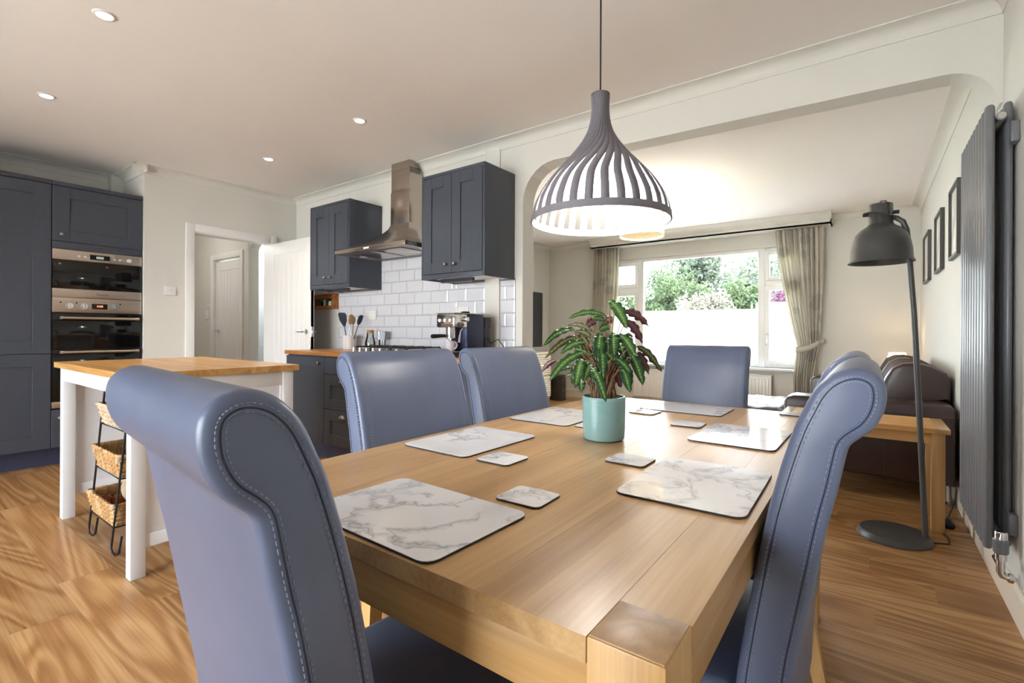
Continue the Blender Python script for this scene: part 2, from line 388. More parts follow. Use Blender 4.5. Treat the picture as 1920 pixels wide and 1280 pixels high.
# living room shell
a = B(); bx(a, XLIV - .15, YB, 0, XLIV, 3.68, ZC); bx(a, XLIV - .15, 4.98, 0, XLIV, YWIN + .2, ZC); bx(a, XLIV - .15, 3.68, 2.15, XLIV, 4.98, ZC); struct('wall_living', a, 'wall_paint')
sdr = sroot('added_side_door'); a = B()  # unseen glazed side door, added to bring more daylight into the living room
for y in (3.68, 4.295, 4.91): bx(a, XLIV - .1, y, 0, XLIV - .04, y + .07, 2.15, .004)
bx(a, XLIV - .1, 3.68, 2.08, XLIV - .04, 4.98, 2.15, .004); bx(a, XLIV - .1, 3.68, 0, XLIV - .04, 4.98, .07, .004); ob('door_frame', a, 'upvc', sdr, 40)
for y in (3.75, 4.365): ob('pane', bx(B(), XLIV - .075, y, .07, XLIV - .069, y + .545, 2.08), 'clear_glass', sdr)
WX0, WX1, WZ0, WZ1 = -3.42, -.62, .635, 2.235
a = B(); bx(a, XLIV - .15, YWIN, 0, WX0, YWIN + .28, ZC); bx(a, WX1, YWIN, 0, XR + .15, YWIN + .28, ZC); bx(a, WX0, YWIN, 0, WX1, YWIN + .28, WZ0); bx(a, WX0, YWIN, WZ1, WX1, YWIN + .28, ZC)
struct('wall_window', a, 'wall_paint')
# window: frame, mullions, casements, panes
win = sroot('window_1'); y0, y1 = YWIN + .04, YWIN + .11; a = B()
bx(a, WX0, y0, WZ0, WX0 + .06, y1, WZ1, .006); bx(a, WX1 - .06, y0, WZ0, WX1, y1, WZ1, .006); bx(a, WX0, y0, WZ1 - .05, WX1, y1, WZ1, .006); bx(a, WX0, y0, WZ0, WX1, y1, WZ0 + .05, .006)
ob('window_frame', a, 'upvc', win, 40)
for x in (-2.90, -1.215): ob('mullion', bx(B(), x, y0 - .01, WZ0, x + .085, y1, WZ1, .006), 'upvc', win, 40)
for xa, xb in ((WX0 + .055, -2.895), (-1.135, WX1 - .055)):
    ob('transom', bx(B(), xa, y0, 1.715, xb, y1, 1.80, .006), 'upvc', win, 40)
    for za, zb in ((WZ0 + .045, 1.72), (1.795, WZ1 - .045)):
        c = B()
        for q in ((xa, za, xa + .055, zb), (xb - .055, za, xb, zb), (xa + .05, za, xb - .05, za + .055), (xa + .05, zb - .055, xb - .05, zb)): bx(c, q[0], y0 - .015, q[1], q[2], y1 - .01, q[3], .006)
        ob('casement', c, 'upvc', win, 40)
        if zb < 2: ob('pane', bx(B(), xa + .05, y0 + .02, 1.425, xb - .05, y0 + .026, zb - .05), 'clear_glass', win); ob('frosted_pane', bx(B(), xa + .05, y0 + .02, za + .05, xb - .05, y0 + .026, 1.423), 'frosted', win)
        else: ob('pane', bx(B(), xa + .05, y0 + .02, za + .05, xb - .05, y0 + .026, zb - .05), 'clear_glass', win)
ob('pane', bx(B(), -2.82, y0 + .02, 1.425, -1.21, y0 + .026, WZ1 - .045), 'clear_glass', win)
ob('frosted_pane', bx(B(), -2.82, y0 + .02, WZ0 + .045, -1.21, y0 + .026, 1.423), 'frosted', win)
h = B(); bx(h, -1.115, y0 - .03, 1.02, -1.095, y0 - .012, 1.09, .004); bx(h, -1.113, y0 - .045, .92, -1.097, y0 - .028, 1.06, .005); ob('handle', h, 'chrome', win, 40)
ob('window_sill', bx(B(), WX0 - .05, YWIN - .10, WZ0 - .035, WX1 + .05, y0 + .02, WZ0 + .0, .01), 'upvc', win, 40)
# coving
def cove_poly(sgn, base):
    p = [(0, -.068), (.006, -.068), (.008, -.06)] + [(.008 + .064 * (1 - math.cos(math.radians(t))), -.06 + .052 * math.sin(math.radians(t))) for t in range(0, 91, 15)] + [(.078, -.006), (.082, -.006), (.082, 0), (0, 0)]
    return [(base + sgn * d, ZC + z) for d, z in p]
def cove(name, axis, base, sgn, a, b): return struct(name, prism(B(), cove_poly(sgn, base), axis, a, b), 'wall_paint', smooth=30)
cove('trim_2', 'X', YW, -1, XL, XR); cove('trim_3', 'Y', XL, 1, 1.455, YW); cove('trim_4', 'Y', XR, -1, YBACK, YW)
cove('trim_5', 'X', 1.537, -1, XREC, XL + .08); cove('trim_6', 'Y', XREC, 1, -.268, 1.44); cove('trim_7', 'Y', XR, -1, YB, YWIN); cove('trim_8', 'X', YB, 1, XLIV, XR); cove('trim_9', 'Y', XLIV, 1, YB, YWIN); cove('trim_10', 'X', YWIN, -1, -.38, XR); cove('trim_13', 'X', YWIN, -1, XLIV, -3.59)
# pelmet over the window with its coved front
a = B(); bx(a, -3.59, 6.96, 2.42, -.376, YWIN, 2.44); bx(a, -3.59, 6.96, 2.42, -.376, 6.975, ZC); bx(a, -3.59, 6.96, 2.42, -3.575, YWIN, ZC); bx(a, -.391, 6.96, 2.42, -.376, YWIN, ZC)
prism(a, [(6.96 - d, z) for d, z in [(0, 2.475), (.006, 2.475), (.012, 2.485), (.03, 2.52), (.06, 2.545), (.09, 2.55), (.1, 2.552), (.1, ZC), (0, ZC)]], 'X', -3.59, -.376)
struct('trim_11', a, 'wall_paint', label='white pelmet box above the window curtains')
# skirting boards
def skirt(name, axis, base, sgn, a, b, mat='skirting_paint', h=.14):
    p = [(base, 0), (base + sgn * .012, 0), (base + sgn * .012, h - .02), (base + sgn * .005, h), (base, h)]; return struct(name, prism(B(), p, axis, a, b), mat)
skirt('baseboard_right', 'Y', XR, -1, YBACK, YWIN); skirt('baseboard_window', 'X', YWIN, -1, XLIV, XR); skirt('baseboard_living', 'Y', XLIV, 1, 4.98, YWIN); skirt('baseboard_left', 'Y', XL, 1, 1.54, 1.86, 'gloss_white')
# hallway behind the doorway
a = B(); bx(a, -8.2, 2.85, 0, -7.03, 2.97, 2.5); bx(a, -7.03, 2.85, 2.02, -6.27, 2.97, 2.5); bx(a, -6.27, 2.85, 0, -6.07, 2.97, 2.5)
prism(a, [(-6.08, 2.06), (-6.04, 2.12), (-5.98, 2.15), (-5.3, 2.15), (-5.3, 2.5), (-6.08, 2.5)], 'Y', 2.85, 2.97)
bx(a, -8.3, .9, 0, -8.2, 2.97, 2.5); bx(a, -8.2, .9, 0, XREC - .1, 1.0, 2.5); struct('wall_hall', a, 'wall_paint')
struct('wall_stairwell', bx(bx(B(), -6.9, 3.5, 0, XLIV - .15, 3.6, 2.9), -7.0, 2.97, 0, -6.9, 3.6, 2.9), 'wall_paint')
struct('ceiling_hall', bx(B(), -8.3, .9, 2.5, XREC - .2, 2.97, 2.6), 'ceiling_paint')
struct('floor_hall', bx(B(), -8.2, .9, -.01, XL - .12, 3.5, -.002), 'floor_wood')
# plank-faced doors
def plank_door(root, wd, ht, along, mat='gloss_white'):
    t = .04
    def pb(b, u0, u1, z0, z1, v0, v1): bx(b, *( (u0, v0, z0, u1, v1, z1) ), .002, 1)
    b = B(); pb(b, 0, wd, 0, ht, .004, t - .004); ob('door_leaf', b, mat, root, 40)
    for q in ((0, .1, 0, ht), (wd - .1, wd, 0, ht), (.1, wd - .1, ht - .12, ht), (.1, wd - .1, 0, .2)):
        ob('rail' if q[1] - q[0] > .2 else 'stile', bx(B(), q[0], 0, q[2], q[1], t, q[3], .002, 1), mat, root, 40)
    n = 6; pw = (wd - .2) / n
    for i in range(n): ob('board', bx(B(), .1 + i * pw + .002, .0015, .2, .1 + (i + 1) * pw - .002, t - .0015, ht - .12, .0035, 1), mat, root, 40)
def lever(root, x, z, side, direction):
    b = B(); y = -.002 if side < 0 else .042
    cyl(b, (x, y, z), (x, y + side * .008, z), .025); cyl(b, (x, y, z), (x, y + side * .05, z), .009)
    tube(b, [(x, y + side * .048, z), (x + direction * .03, y + side * .05, z + .004), (x + direction * .075, y + side * .048, z - .001), (x + direction * .12, y + side * .046, z + .007)], [.009, .0085, .008, .006], 8)
    ob('handle', b, 'chrome', root, 50)
d1 = sroot('door_1'); d1.location = (-5.155, 2.635, .008); plank_door(d1, .785, 2.005, 'X')
lever(d1, .725, 1.08, -1, -1); lever(d1, .725, 1.08, 1, -1)
b = B(); bx(b, .785, .008, 1.03, .7865, .032, 1.13, .001, 1); bx(b, .786, .014, 1.07, .795, .026, 1.09, .001, 1); ob('latch_plate', b, 'chrome', d1)
d2 = sroot('door_2'); d2.location = (-7.02, 2.875, .008); plank_door(d2, .74, 1.99, 'X'); lever(d2, .09, 1.08, -1, 1)
for z in (.25, 1.75):
    ob('hinge', bx(B(), .735, -.006, z, .746, .01, z + .1, .001), 'pewter', d2)
a = B(); bx(a, -7.10, 2.832, 0, -7.03, 2.852, 2.09, .003); bx(a, -6.27, 2.832, 0, -6.20, 2.852, 2.09, .003); bx(a, -7.03, 2.832, 2.02, -6.27, 2.852, 2.09, .003); struct('trim_12', a, 'gloss_white', smooth=40)
hl = thing('hall_fill_light', 'round white ceiling light added out of view to brighten the hall', 'lamp', (-6.7, 1.9, 2.5))  # fitting added out of view, only to brighten the hall
ob('base', lathe(B(), [(.13, 0), (.13, -.015), (.12, -.02)], n=32), 'white_plastic', hl, 40); ob('diffuser', lathe(B(), [(.12, -.02), (.11, -.06), (.06, -.085), (.001, -.09)], n=32, cap=False), 'bulb', hl, 60)
_l = bpy.data.lights.new('hall_fill_lamp', 'POINT'); _l.energy = 5; _l.color = (1, .94, .88); _l.shadow_soft_size = .1; _o = bpy.data.objects.new('hall_fill_lamp', _l); C.objects.link(_o); _o.location = (-6.7, 1.9, 2.3)  # fill light of the added hall fitting

# ---------------------------------------------------------------- wall tiles (metro, running bond)
TX0, PIT, RH = -4.385, .2048, .1
ZG = [.915, 1.034, 1.137, 1.240, 1.343, 1.446, 1.549, 1.652, 1.755]
ti = struct('tiling', bx(B(), TX0, YW - .004, .915, -2.442, YW + .002, 1.76), 'grout')
bx_g = B(); bx(bx_g, -2.293, YW - .004, .915, -2.148, YW + .002, 1.50); ob('grout_bed', bx_g, 'grout', ti)
def tile(x0, x1, z0, z1):
    if x1 - x0 < .012 or z1 - z0 < .012: return
    g = .0013; b = B(); q = [(x0 + g, z0 + g), (x1 - g, z0 + g), (x1 - g, z1 - g), (x0 + g, z1 - g)]; e = .012 if min(x1 - x0, z1 - z0) > .04 else .003
    A = [b.verts.new((p[0], YW - .003, p[1])) for p in q]
    Mi = [b.verts.new((p[0], YW - .006, p[1])) for p in q]
    q2 = [(q[0][0] + e, q[0][1] + e), (q[1][0] - e, q[1][1] + e), (q[2][0] - e, q[2][1] - e), (q[3][0] + e, q[3][1] - e)]
    D = [b.verts.new((p[0], YW - .0095, p[1])) for p in q2]
    for X_, Y_ in ((A, Mi), (Mi, D)):
        for i in range(4): b.faces.new((X_[i], X_[(i + 1) % 4], Y_[(i + 1) % 4], Y_[i]))
    b.faces.new(D); b.faces.new(A[::-1]); ob('tile', b, 'tile', ti)
for r in range(8):
    z0, z1 = ZG[r], ZG[r + 1]; off = -2.637 if r % 2 == 0 else -2.740
    xs = sorted({TX0, -2.442} | {off + i * PIT for i in range(-9, 3) if TX0 < off + i * PIT < -2.442})
    for xa, xb in zip(xs, xs[1:]):
        if r < 5: tile(xa, xb, z0, z1); continue
        tile(max(xa, -3.7055), min(xb, -2.7875), z0, z1)
        if r == 5: tile(xa, min(xb, -3.707), z0, 1.486); tile(max(xa, -2.787), xb, z0, 1.49)
    if r < 5: 
        for xa, xb in (((-2.293, -2.148),) if r % 2 == 1 else ((-2.293, -2.235), (-2.235, -2.148))): tile(xa, xb, z0, z1)
    elif r == 5: tile(-2.293, -2.148, z0, 1.49)
# ================================================================ KITCHEN
def fb(b, face, base, u0, z0, u1, z1, w0, w1, bev=0):
    if face == '-y': bx(b, u0, base - w1, z0, u1, base - w0, z1, bev, 1)
    else: bx(b, base + w0, u0, z0, base + w1, u1, z1, bev, 1)
    return b
def shaker(name, parent, face, base, u0, u1, z0, z1, st=.085, rl=.085, mat='navy', slab=False, rec=.009):
    b = B(); g = .0015; u0 += g; u1 -= g; z0 += g; z1 -= g
    if slab: fb(b, face, base, u0, z0, u1, z1, 0, .02, .0015)
    else:
        fb(b, face, base, u0, z0, u0 + st, z1, 0, .02, .0012); fb(b, face, base, u1 - st, z0, u1, z1, 0, .02, .0012)
        fb(b, face, base, u0 + st, z1 - rl, u1 - st, z1, 0, .02, .0012); fb(b, face, base, u0 + st, z0, u1 - st, z0 + rl, 0, .02, .0012)
        fb(b, face, base, u0 + st - .002, z0 + rl - .002, u1 - st + .002, z1 - rl + .002, .002, .02 - rec)
    return ob(name, b, mat, parent, 30)
def knob(parent, face, base, u, z, r=.015):
    b = B(); prof = [(.006, 0), (.006, .012), (.011, .016), (r, .022), (r, .027), (r * .7, .032), (.002, .034)]
    lathe(b, prof, n=14); o = ob('knob', b, 'pewter', parent, 50)
    if face == '-y': o.matrix_local = Matrix.Translation((u, base, z)) @ Matrix.Rotation(PI / 2, 4, 'X')
    else: o.matrix_local = Matrix.Translation((base, u, z)) @ Matrix.Rotation(PI / 2, 4, 'Y')
    return o
def cup_pull(parent, base, x, z):
    b = B(); n = 10; rings = []
    for j in range(5):
        t = j / 4 * PI / 2; rr = math.cos(t); d = math.sin(t)
        rings.append([b.verts.new((x + .038 * (.55 + .45 * rr) * math.cos(PI * i / n) if j < 4 else x + .02 * math.cos(PI * i / n), base - .026 * d, z + .03 * rr * math.sin(PI * i / n) + (.0 if j < 4 else 0))) for i in range(n + 1)])
    for p, q in zip(rings, rings[1:]):
        for i in range(n): b.faces.new((p[i], p[i + 1], q[i + 1], q[i]))
    bx(b, x - .042, base - .003, z - .002, x + .042, base, z + .002); o = ob('cup_handle', b, 'pewter', parent, 60)
    md = o.modifiers.new('thick', 'SOLIDIFY'); md.thickness = .002; return o
XF = -5.25
def tall(y0, y1, label, oven=False):
    t = thing('tall_cupboard', label, 'cupboard', (0, 0, 0), group='tall navy kitchen cupboards')
    if oven:
        b = B(); fb(b, '+x', XREC, y0, .15, y0 + .018, 2.25, .01, .60); fb(b, '+x', XREC, y1 - .018, .15, y1, 2.25, .01, .60); fb(b, '+x', XREC, y0, .15, y1, .462, .01, .58); fb(b, '+x', XREC, y0, 1.752, y1, 2.25, .01, .60); ob('carcass', b, 'navy', t)
        box_ob('filler_strip', XF, y0 + .002, 1.748, XF + .018, y1 - .002, 1.805, 'navy', t, .001)
        d = shaker('door', t, '+x', XF, y0, y1, 1.807, 2.25, .105, .09); knob(d, '+x', XF + .02, y0 + .055, 1.862)
        d = shaker('drawer', t, '+x', XF, y0, y1, .155, .458, slab=True); knob(d, '+x', XF + .02, y0 + .05, .393)
    else:
        box_ob('carcass', XREC + .01, y0, .15, XF, y1, 2.25, 'navy', t)
        shaker('door', t, '+x', XF, y0, y1, .908, 2.25, .105, .095); shaker('door', t, '+x', XF, y0, y1, .155, .905, .105, .095)
    box_ob('cornice', XREC + .01, y0, 2.252, XF + .028, y1, 2.285, 'navy', t, .003)
    box_ob('plinth', XREC + .2, y0, 0, -5.36, y1, .15, 'navy_plinth', t)
    return t
tall(.937, 1.533, 'navy tall cupboard housing the built-in microwave and double oven', True)
tall(.335, .935, 'plain navy tall cupboard with two panelled doors left of the ovens')
tall(-.265, .333, 'navy tall cupboard furthest from the ovens, two along from them')
# microwave
t = thing('microwave', 'stainless built-in microwave with dark glass above the double oven', 'microwave')
y0, y1 = .957, 1.513; xf = XF + .022
box_ob('body', XREC + .15, y0 + .02, 1.36, XF - .002, y1 - .02, 1.742, 'black_plastic', t)
y0, y1 = .94, 1.530
cp = box_ob('control_panel', XF - .002, y0, 1.662, xf, y1, 1.745, 'steel_y', t, .003); box_ob('door_glass', XF - .002, y0, 1.43, xf - .003, y1, 1.660, 'black_gloss', t, .002); bb = box_ob('lower_band', XF - .002, y0, 1.358, xf, y1, 1.429, 'steel_y', t, .003)
box_ob('display', xf - .001, 1.172, 1.682, xf + .0012, 1.303, 1.722, 'black_gloss', t); box_ob('display_segment', xf, 1.212, 1.692, xf + .0018, 1.262, 1.712, 'display_grey', t)
for y in (1.10, 1.14, 1.335, 1.372): ob('button', cyl(B(), (xf, y, 1.70), (xf + .004, y, 1.70), .009, n=12), 'white_plastic', t, 40)
ob('dial', cyl(B(), (xf, 1.436, 1.70), (xf + .018, 1.436, 1.70), .016, .014), 'white_plastic', t, 40)
text_ob('lettering', 'Hotpoint', .022, 'iron', t, Matrix.Translation((xf + .0006, 1.255, 1.392)) @ Matrix.Rotation(PI / 2, 4, 'Z') @ Matrix.Rotation(PI / 2, 4, 'X'))
# double oven
t = thing('double_oven', 'stainless and black glass double oven below the microwave', 'oven')
box_ob('body', XREC + .1, y0 + .03, .475, XF - .002, y1 - .03, 1.35, 'black_plastic', t)
box_ob('control_panel', XF - .002, y0, 1.238, xf, y1, 1.356, 'steel_y', t, .003)
for y in (1.043, 1.136, 1.333):
    b = B(); cyl(b, (xf, y, 1.292), (xf + .006, y, 1.292), .024, n=20); cyl(b, (xf, y, 1.292), (xf + .024, y, 1.292), .019, .017, n=20); bx(b, xf + .02, y - .004, 1.276, xf + .028, y + .004, 1.308, .002); ob('dial', b, 'chrome', t, 40)
for y in (.99, 1.088, 1.375): ob('indicator', cyl(B(), (xf, y, 1.318), (xf + .002, y, 1.318), .006, n=10), 'iron', t, 40)
box_ob('display', xf - .001, 1.184, 1.270, xf + .0012, 1.288, 1.314, 'black_gloss', t)
text_ob('display_digits', '0:00', .024, 'display_red', t, Matrix.Translation((xf + .0016, 1.238, 1.293)) @ Matrix.Rotation(PI / 2, 4, 'Z') @ Matrix.Rotation(PI / 2, 4, 'X'))
for za, zb, hz in ((.945, 1.232, 1.192), (.525, .938, .916)):
    d = box_ob('oven_door', XF - .002, y0 + .001, za, xf + .002, y1 - .001, zb, 'black_gloss', t, .003)
    b = B(); cyl(b, (xf + .042, y0 + .05, hz), (xf + .042, y1 - .03, hz), .011, n=14)
    for y in (y0 + .055, y1 - .035): bx(b, xf, y - .012, hz - .012, xf + .05, y + .006, hz + .012, .003)
    ob('handle', b, 'steel_y', d, 40)
box_ob('lower_band', XF - .002, y0, .470, xf, y1, .520, 'steel_y', t, .003)

# wall units
def wall_unit(x0, x1, z0, z1, label):
    t = thing('wall_cupboard', label, 'cupboard', (0, 0, 0), group='navy wall cupboards beside the hood')
    yf = 2.62; b = B(); bx(b, x0, yf - .018, z0, x0 + .018, YW - .001, z1, .001); bx(b, x1 - .018, yf - .018, z0, x1, YW - .001, z1, .001); bx(b, x0 + .018, yf - .018, z1 - .022, x1 - .018, YW - .001, z1, .001)
    bx(b, x0 + .018, yf - .018, z0, x1 - .018, yf, z0 + .035, .001); ob('carcass', b, 'navy', t, 30)
    box_ob('underside', x0 + .018, yf, z0 + .016, x1 - .018, YW - .012, z0 + .03, 'gloss_white', t); box_ob('back_panel', x0 + .018, YW - .011, z0 + .03, x1 - .018, YW - .001, z1 - .022, 'gloss_white', t)
    box_ob('light_batten', x0 + .05, YW - .2, z0 - .012, x1 - .25, YW - .17, z0 + .016, 'navy', t)
    xm = (x0 + x1) / 2
    for xa, xb, ku in ((x0 + .02, xm, xm - .045), (xm, x1 - .02, xm + .045)):
        d = shaker('door', t, '-y', yf, xa, xb, z0 + .037, z1 - .024, .085, .085); knob(d, '-y', yf - .02, ku, z0 + .10, .014)
    return t
wall_unit(-2.787, -2.158, 1.492, 2.284, 'navy wall cupboard right of the steel hood, next to the arch')
wall_unit(-4.325, -3.706, 1.487, 2.272, 'navy wall cupboard left of the steel hood, above the spice rack')
# cooker hood
t = thing('cooker_hood', 'stainless steel chimney cooker hood between two navy wall cupboards', 'cooker hood', (-3.265, YW, 0))
xa, xb, yf, za, zb = -.448, .448, -.50, 1.752, 1.787
b = B(); bx(b, xa, yf, za, xb, yf + .02, zb, .003); bx(b, xa, yf + .02, za, xa + .015, -.011, zb); bx(b, xb - .015, yf + .02, za, xb, -.011, zb); ob('rim', b, 'steel', t, 40)
box_ob('underside', xa + .015, yf + .02, za + .008, xb - .015, -.011, za + .014, 'grey_metal', t)
for x in (-.30, 0.02): ob('filter', bx(B(), x - .0, yf + .09, za + .002, x + .28, -.1, za + .009, .002), 'steel', t, 40)
for x in (-.38, .38): ob('hood_light', cyl(B(), (x, -.25, za + .004), (x, -.25, za + .01), .03), 'white_plastic', t, 40)
b = B(); N = 7; cyf = -.165
top = (-.122, .118); xl, xr = top
rings = []
for i in range(N + 1):
    s = i / N; e = s ** .62; z = zb + (2.025 - zb) * s
    f = 1 - (1 - s) ** 1.7
    x0_, x1_, y0_ = xa + (xl - xa) * f, xb + (xr - xb) * f, yf + (cyf - yf) * f
    rings.append([b.verts.new(p) for p in ((x0_, y0_, z), (x1_, y0_, z), (x1_, -.011, z), (x0_, -.011, z))])
for p, q in zip(rings, rings[1:]):
    for i in range(4): b.faces.new((p[i], p[(i + 1) % 4], q[(i + 1) % 4], q[i]))
b.faces.new(rings[-1]); b.faces.new(rings[0][::-1]); ob('canopy', b, 'steel', t, 35)
b = B(); bx(b, xl, cyf, 2.023, xr, -.011, 2.305, .002); bx(b, xl + .004, cyf + .004, 2.305, xr - .004, -.011, 2.49, .002); bx(b, xl + .004, cyf + .004, 2.49, xr - .004, -.084, ZC - .002, .002); ob('chimney', b, 'steel', t, 40)
for i in range(9): box_ob('vent_slot', xr - .0045, -.155 + i * .0135, 2.455, xr - .0032, -.148 + i * .0135, 2.505, 'iron', t)
box_ob('badge', -.05, yf - .0012, za + .012, .02, yf + .001, za + .026, 'white_plastic', t)
# base units
YD = 2.38
def base_unit(x0, x1, label, kind):
    t = thing('base_cupboard', label, 'cupboard', (0, 0, 0), group='navy base cupboards under the hob worktop')
    box_ob('carcass', x0 + .001, YD, .147, x1 - .001, YW - .012, .886, 'navy', t); box_ob('plinth', x0, 2.435, 0, x1, 2.45, .147, 'navy_plinth', t)
    if kind == 'door': d = shaker('door', t, '-y', YD, x0, x1, .150, .878, .085, .09); knob(d, '-y', YD - .02, x1 - .06, .825)
    elif kind == 'panel': shaker('end_panel', t, '-y', YD, x0, x1, .150, .878, slab=True)
    else:
        for za, zb, sl in ((.736, .878, True), (.444, .733, False), (.150, .441, False)):
            d = shaker('drawer', t, '-y', YD, x0, x1, za, zb, .085, .085, slab=sl); cup_pull(d, YD - .02, (x0 + x1) / 2 + .01, zb - .055)
base_unit(-4.305, -3.705, 'navy base cupboard with one door at the left end of the hob worktop', 'door')
base_unit(-3.703, -3.197, 'navy three-drawer base unit with cup handles under the hob', 'drawers')
base_unit(-3.195, -2.697, 'navy base cupboard behind the nearest left-hand dining chair', 'door')
base_unit(-2.695, -2.197, 'navy base cupboard between the two left-hand dining chairs', 'door')
base_unit(-2.195, -2.05, 'narrow navy end unit beside the arch', 'panel')
tag(ob('worktop', bx(B(), -4.305, 2.34, .887, -2.04, YW - .011, .921, .003), 'worktop_oak', smooth=40), 'oak worktop holding the gas hob and coffee machine', 'worktop')
# hob
t = thing('gas_hob', 'stainless five-burner gas hob with black iron pan supports', 'hob', (-3.19, 2.68, .9215))
box_ob('hob_plate', -.34, -.235, 0, .34, .235, .008, 'steel', t, .003)
for x, y, r in ((-.22, .11, .035), (-.22, -.09, .045), (0.02, .03, .055), (.23, .11, .045), (.23, -.1, .035)):
    b = B(); lathe(b, [(r * 1.25, .008), (r * 1.25, .016), (r, .018), (r, .026), (r * .6, .03)], (x, y, 0), 20); ob('burner', b, 'grey_metal', t, 40)
for xa, xb in ((-.32, -.115), (-.1, .125), (.14, .325)):
    b = B(); z = .046
    for x in (xa, xb): tube(b, [(x, -.15, .008), (x, -.15, z - .008), (x, -.142, z), (x, .2, z), (x, .208, z - .008), (x, .208, .008)], .006, 6)
    for y in (-.09, .03, .13): tube(b, [(xa, y, z), (xb, y, z)], .006, 6)
    tube(b, [((xa + xb) / 2, -.15, z), ((xa + xb) / 2, .2, z)], .006, 6); ob('pan_support', b, 'iron', t, 50)
for i in range(5): ob('knob', lathe(B(), [(.022, .008), (.022, .012), (.018, .014), (.017, .04), (.015, .042)], (-.27 + i * .085, -.2, 0), 16), 'silver_paint', t, 40)
# utensil pot
t = thing('utensil_pot', 'white dotted pot at the left end of the oak worktop', 'pot', (-4.02, 2.83, .921))
ob('pot', lathe(B(), [(.058, 0), (.062, .004), (.064, .135), (.058, .135), (.056, .01), (.001, .01)], n=32), 'dotted', t, 40)
def utensil(name, label, dx, dy, lean, mat_h, mat_b, shape):
    u = thing(name, label, 'utensil', (-4.02 + dx, 2.83 + dy, .9315)); L = .23
    tip = Vector((lean, lean * .12, L)); ob('handle', tube(B(), [(0, 0, 0), tuple(tip * .5), tuple(tip)], [.006, .006, .005], 6), mat_h, u, 50)
    b = B(); d = tip.normalized()
    if shape == 'spatula':
        prism(b, [(-.012, -.02), (.012, -.02), (.044, .04), (.05, .1), (.034, .118), (-.034, .118), (-.05, .1), (-.044, .04)], 'Y', -.002, .002)
        for i in range(4): pass
    elif shape == 'spoon': lathe(b, [(.002, -.005), (.018, .01), (.026, .035), (.022, .06), (.004, .075)], n=12); bmesh.ops.scale(b, vec=(1, .3, 1), verts=b.verts)
    else: prism(b, [(-.012, 0), (.012, 0), (.024, .03), (.024, .085), (.01, .095), (-.02, .085), (-.024, .03)], 'Y', -.006, .006)
    o = ob('head', b, mat_b, u, 40); o.matrix_local = Matrix.Translation(tip) @ d.to_track_quat('Z', 'Y').to_matrix().to_4x4()
utensil('slotted_spatula', 'wide grey slotted spatula leaning left in the dotted pot', -.02, 0, -.06, 'spatula', 'spatula', 'spatula')
utensil('wooden_spoon', 'pale wooden spoon in the middle of the dotted pot', .005, .02, .02, 'spoon_wood', 'spoon_wood', 'spoon')
utensil('cooking_tongs', 'steel-handled utensil standing upright in the dotted pot', .0, -.025, .035, 'grey_metal', 'spoon_wood', 'scoop')
utensil('ladle', 'dark grey ladle leaning furthest right in the dotted pot', .02, 0, .10, 'spatula', 'black_plastic', 'scoop')
# oil jug and tumbler
t = thing('oil_jug', 'clear glass jug with cork lid and oil beside the hob', 'jug', (-3.72, 2.84, .921))
ob('glass_body', lathe(B(), [(.044, 0), (.048, .01), (.048, .07), (.034, .12), (.030, .165), (.028, .165), (.032, .12), (.045, .07), (.045, .012), (.001, .01)], n=24), 'jar_glass', t, 50)
ob('oil', lathe(B(), [(.043, .012), (.044, .055), (.001, .056)], n=24), 'oil', t, 50); ob('lid', lathe(B(), [(.029, .16), (.033, .168), (.033, .185), (.029, .188)], n=20), 'cork', t, 40)
ob('handle', tube(B(), [(-.045, 0, .06), (-.075, 0, .075), (-.075, 0, .11), (-.035, 0, .125)], .005, 8), 'jar_glass', t, 60)
t = thing('glass_grinder', 'small clear glass mill with a grey ribbed top right of the oil jug', 'grinder', (-3.585, 2.87, .921))
ob('glass_body', lathe(B(), [(.03, 0), (.032, .005), (.03, .1), (.026, .1), (.028, .008), (.001, .006)], n=20), 'jar_glass', t, 50)
b = B()
for i in range(16): a_ = 2 * PI * i / 16; cyl(b, (.03 * math.cos(a_), .03 * math.sin(a_), .1), (.036 * math.cos(a_), .036 * math.sin(a_), .175), .007, n=6)
lathe(b, [(.03, .1), (.036, .175), (.001, .178)], n=20); ob('lid', b, 'grey_metal', t, 50)
# coffee machine (front faces the room)
t = thing('coffee_machine', 'navy and chrome espresso machine on the oak worktop', 'coffee machine', (-2.395, 2.53, .921))
w2 = .088
box_ob('drip_tray', -w2 - .012, -.10, .0, w2 + .012, .06, .034, 'black_plastic', t, .006); box_ob('tray_grid', -w2 + .01, -.09, .0345, w2 - .01, .03, .038, 'chrome', t, .001)
box_ob('base', -w2 - .012, .05, 0, w2 + .012, .34, .035, 'coffee_navy', t, .006); box_ob('body', -w2, .06, .035, w2, .25, .30, 'coffee_navy', t, .008); box_ob('water_tank', -w2 + .002, .25, .035, w2 - .002, .335, .285, 'black_gloss', t, .008)
box_ob('head', -w2, -.07, .205, w2, .07, .302, 'chrome', t, .012); box_ob('top_plate', -w2 - .002, -.072, .302, w2 + .002, .32, .309, 'silver_paint', t, .003)
ob('cup_lid', lathe(B(), [(.03, .309), (.034, .314), (.03, .322), (.01, .325)], (.02, .12, 0), 16), 'black_plastic', t, 40)
for x in (-.05, 0, .05): ob('button', cyl(B(), (x, -.07, .255), (x, -.076, .255), .012, n=14), 'white_plastic', t, 40)
ob('steam_knob', cyl(B(), (w2, .04, .265), (w2 + .03, .04, .265), .02, .015), 'chrome', t, 40)
ob('brew_group', lathe(B(), [(.036, .155), (.036, .205)], (0, -.01, 0), 20), 'chrome', t, 40)
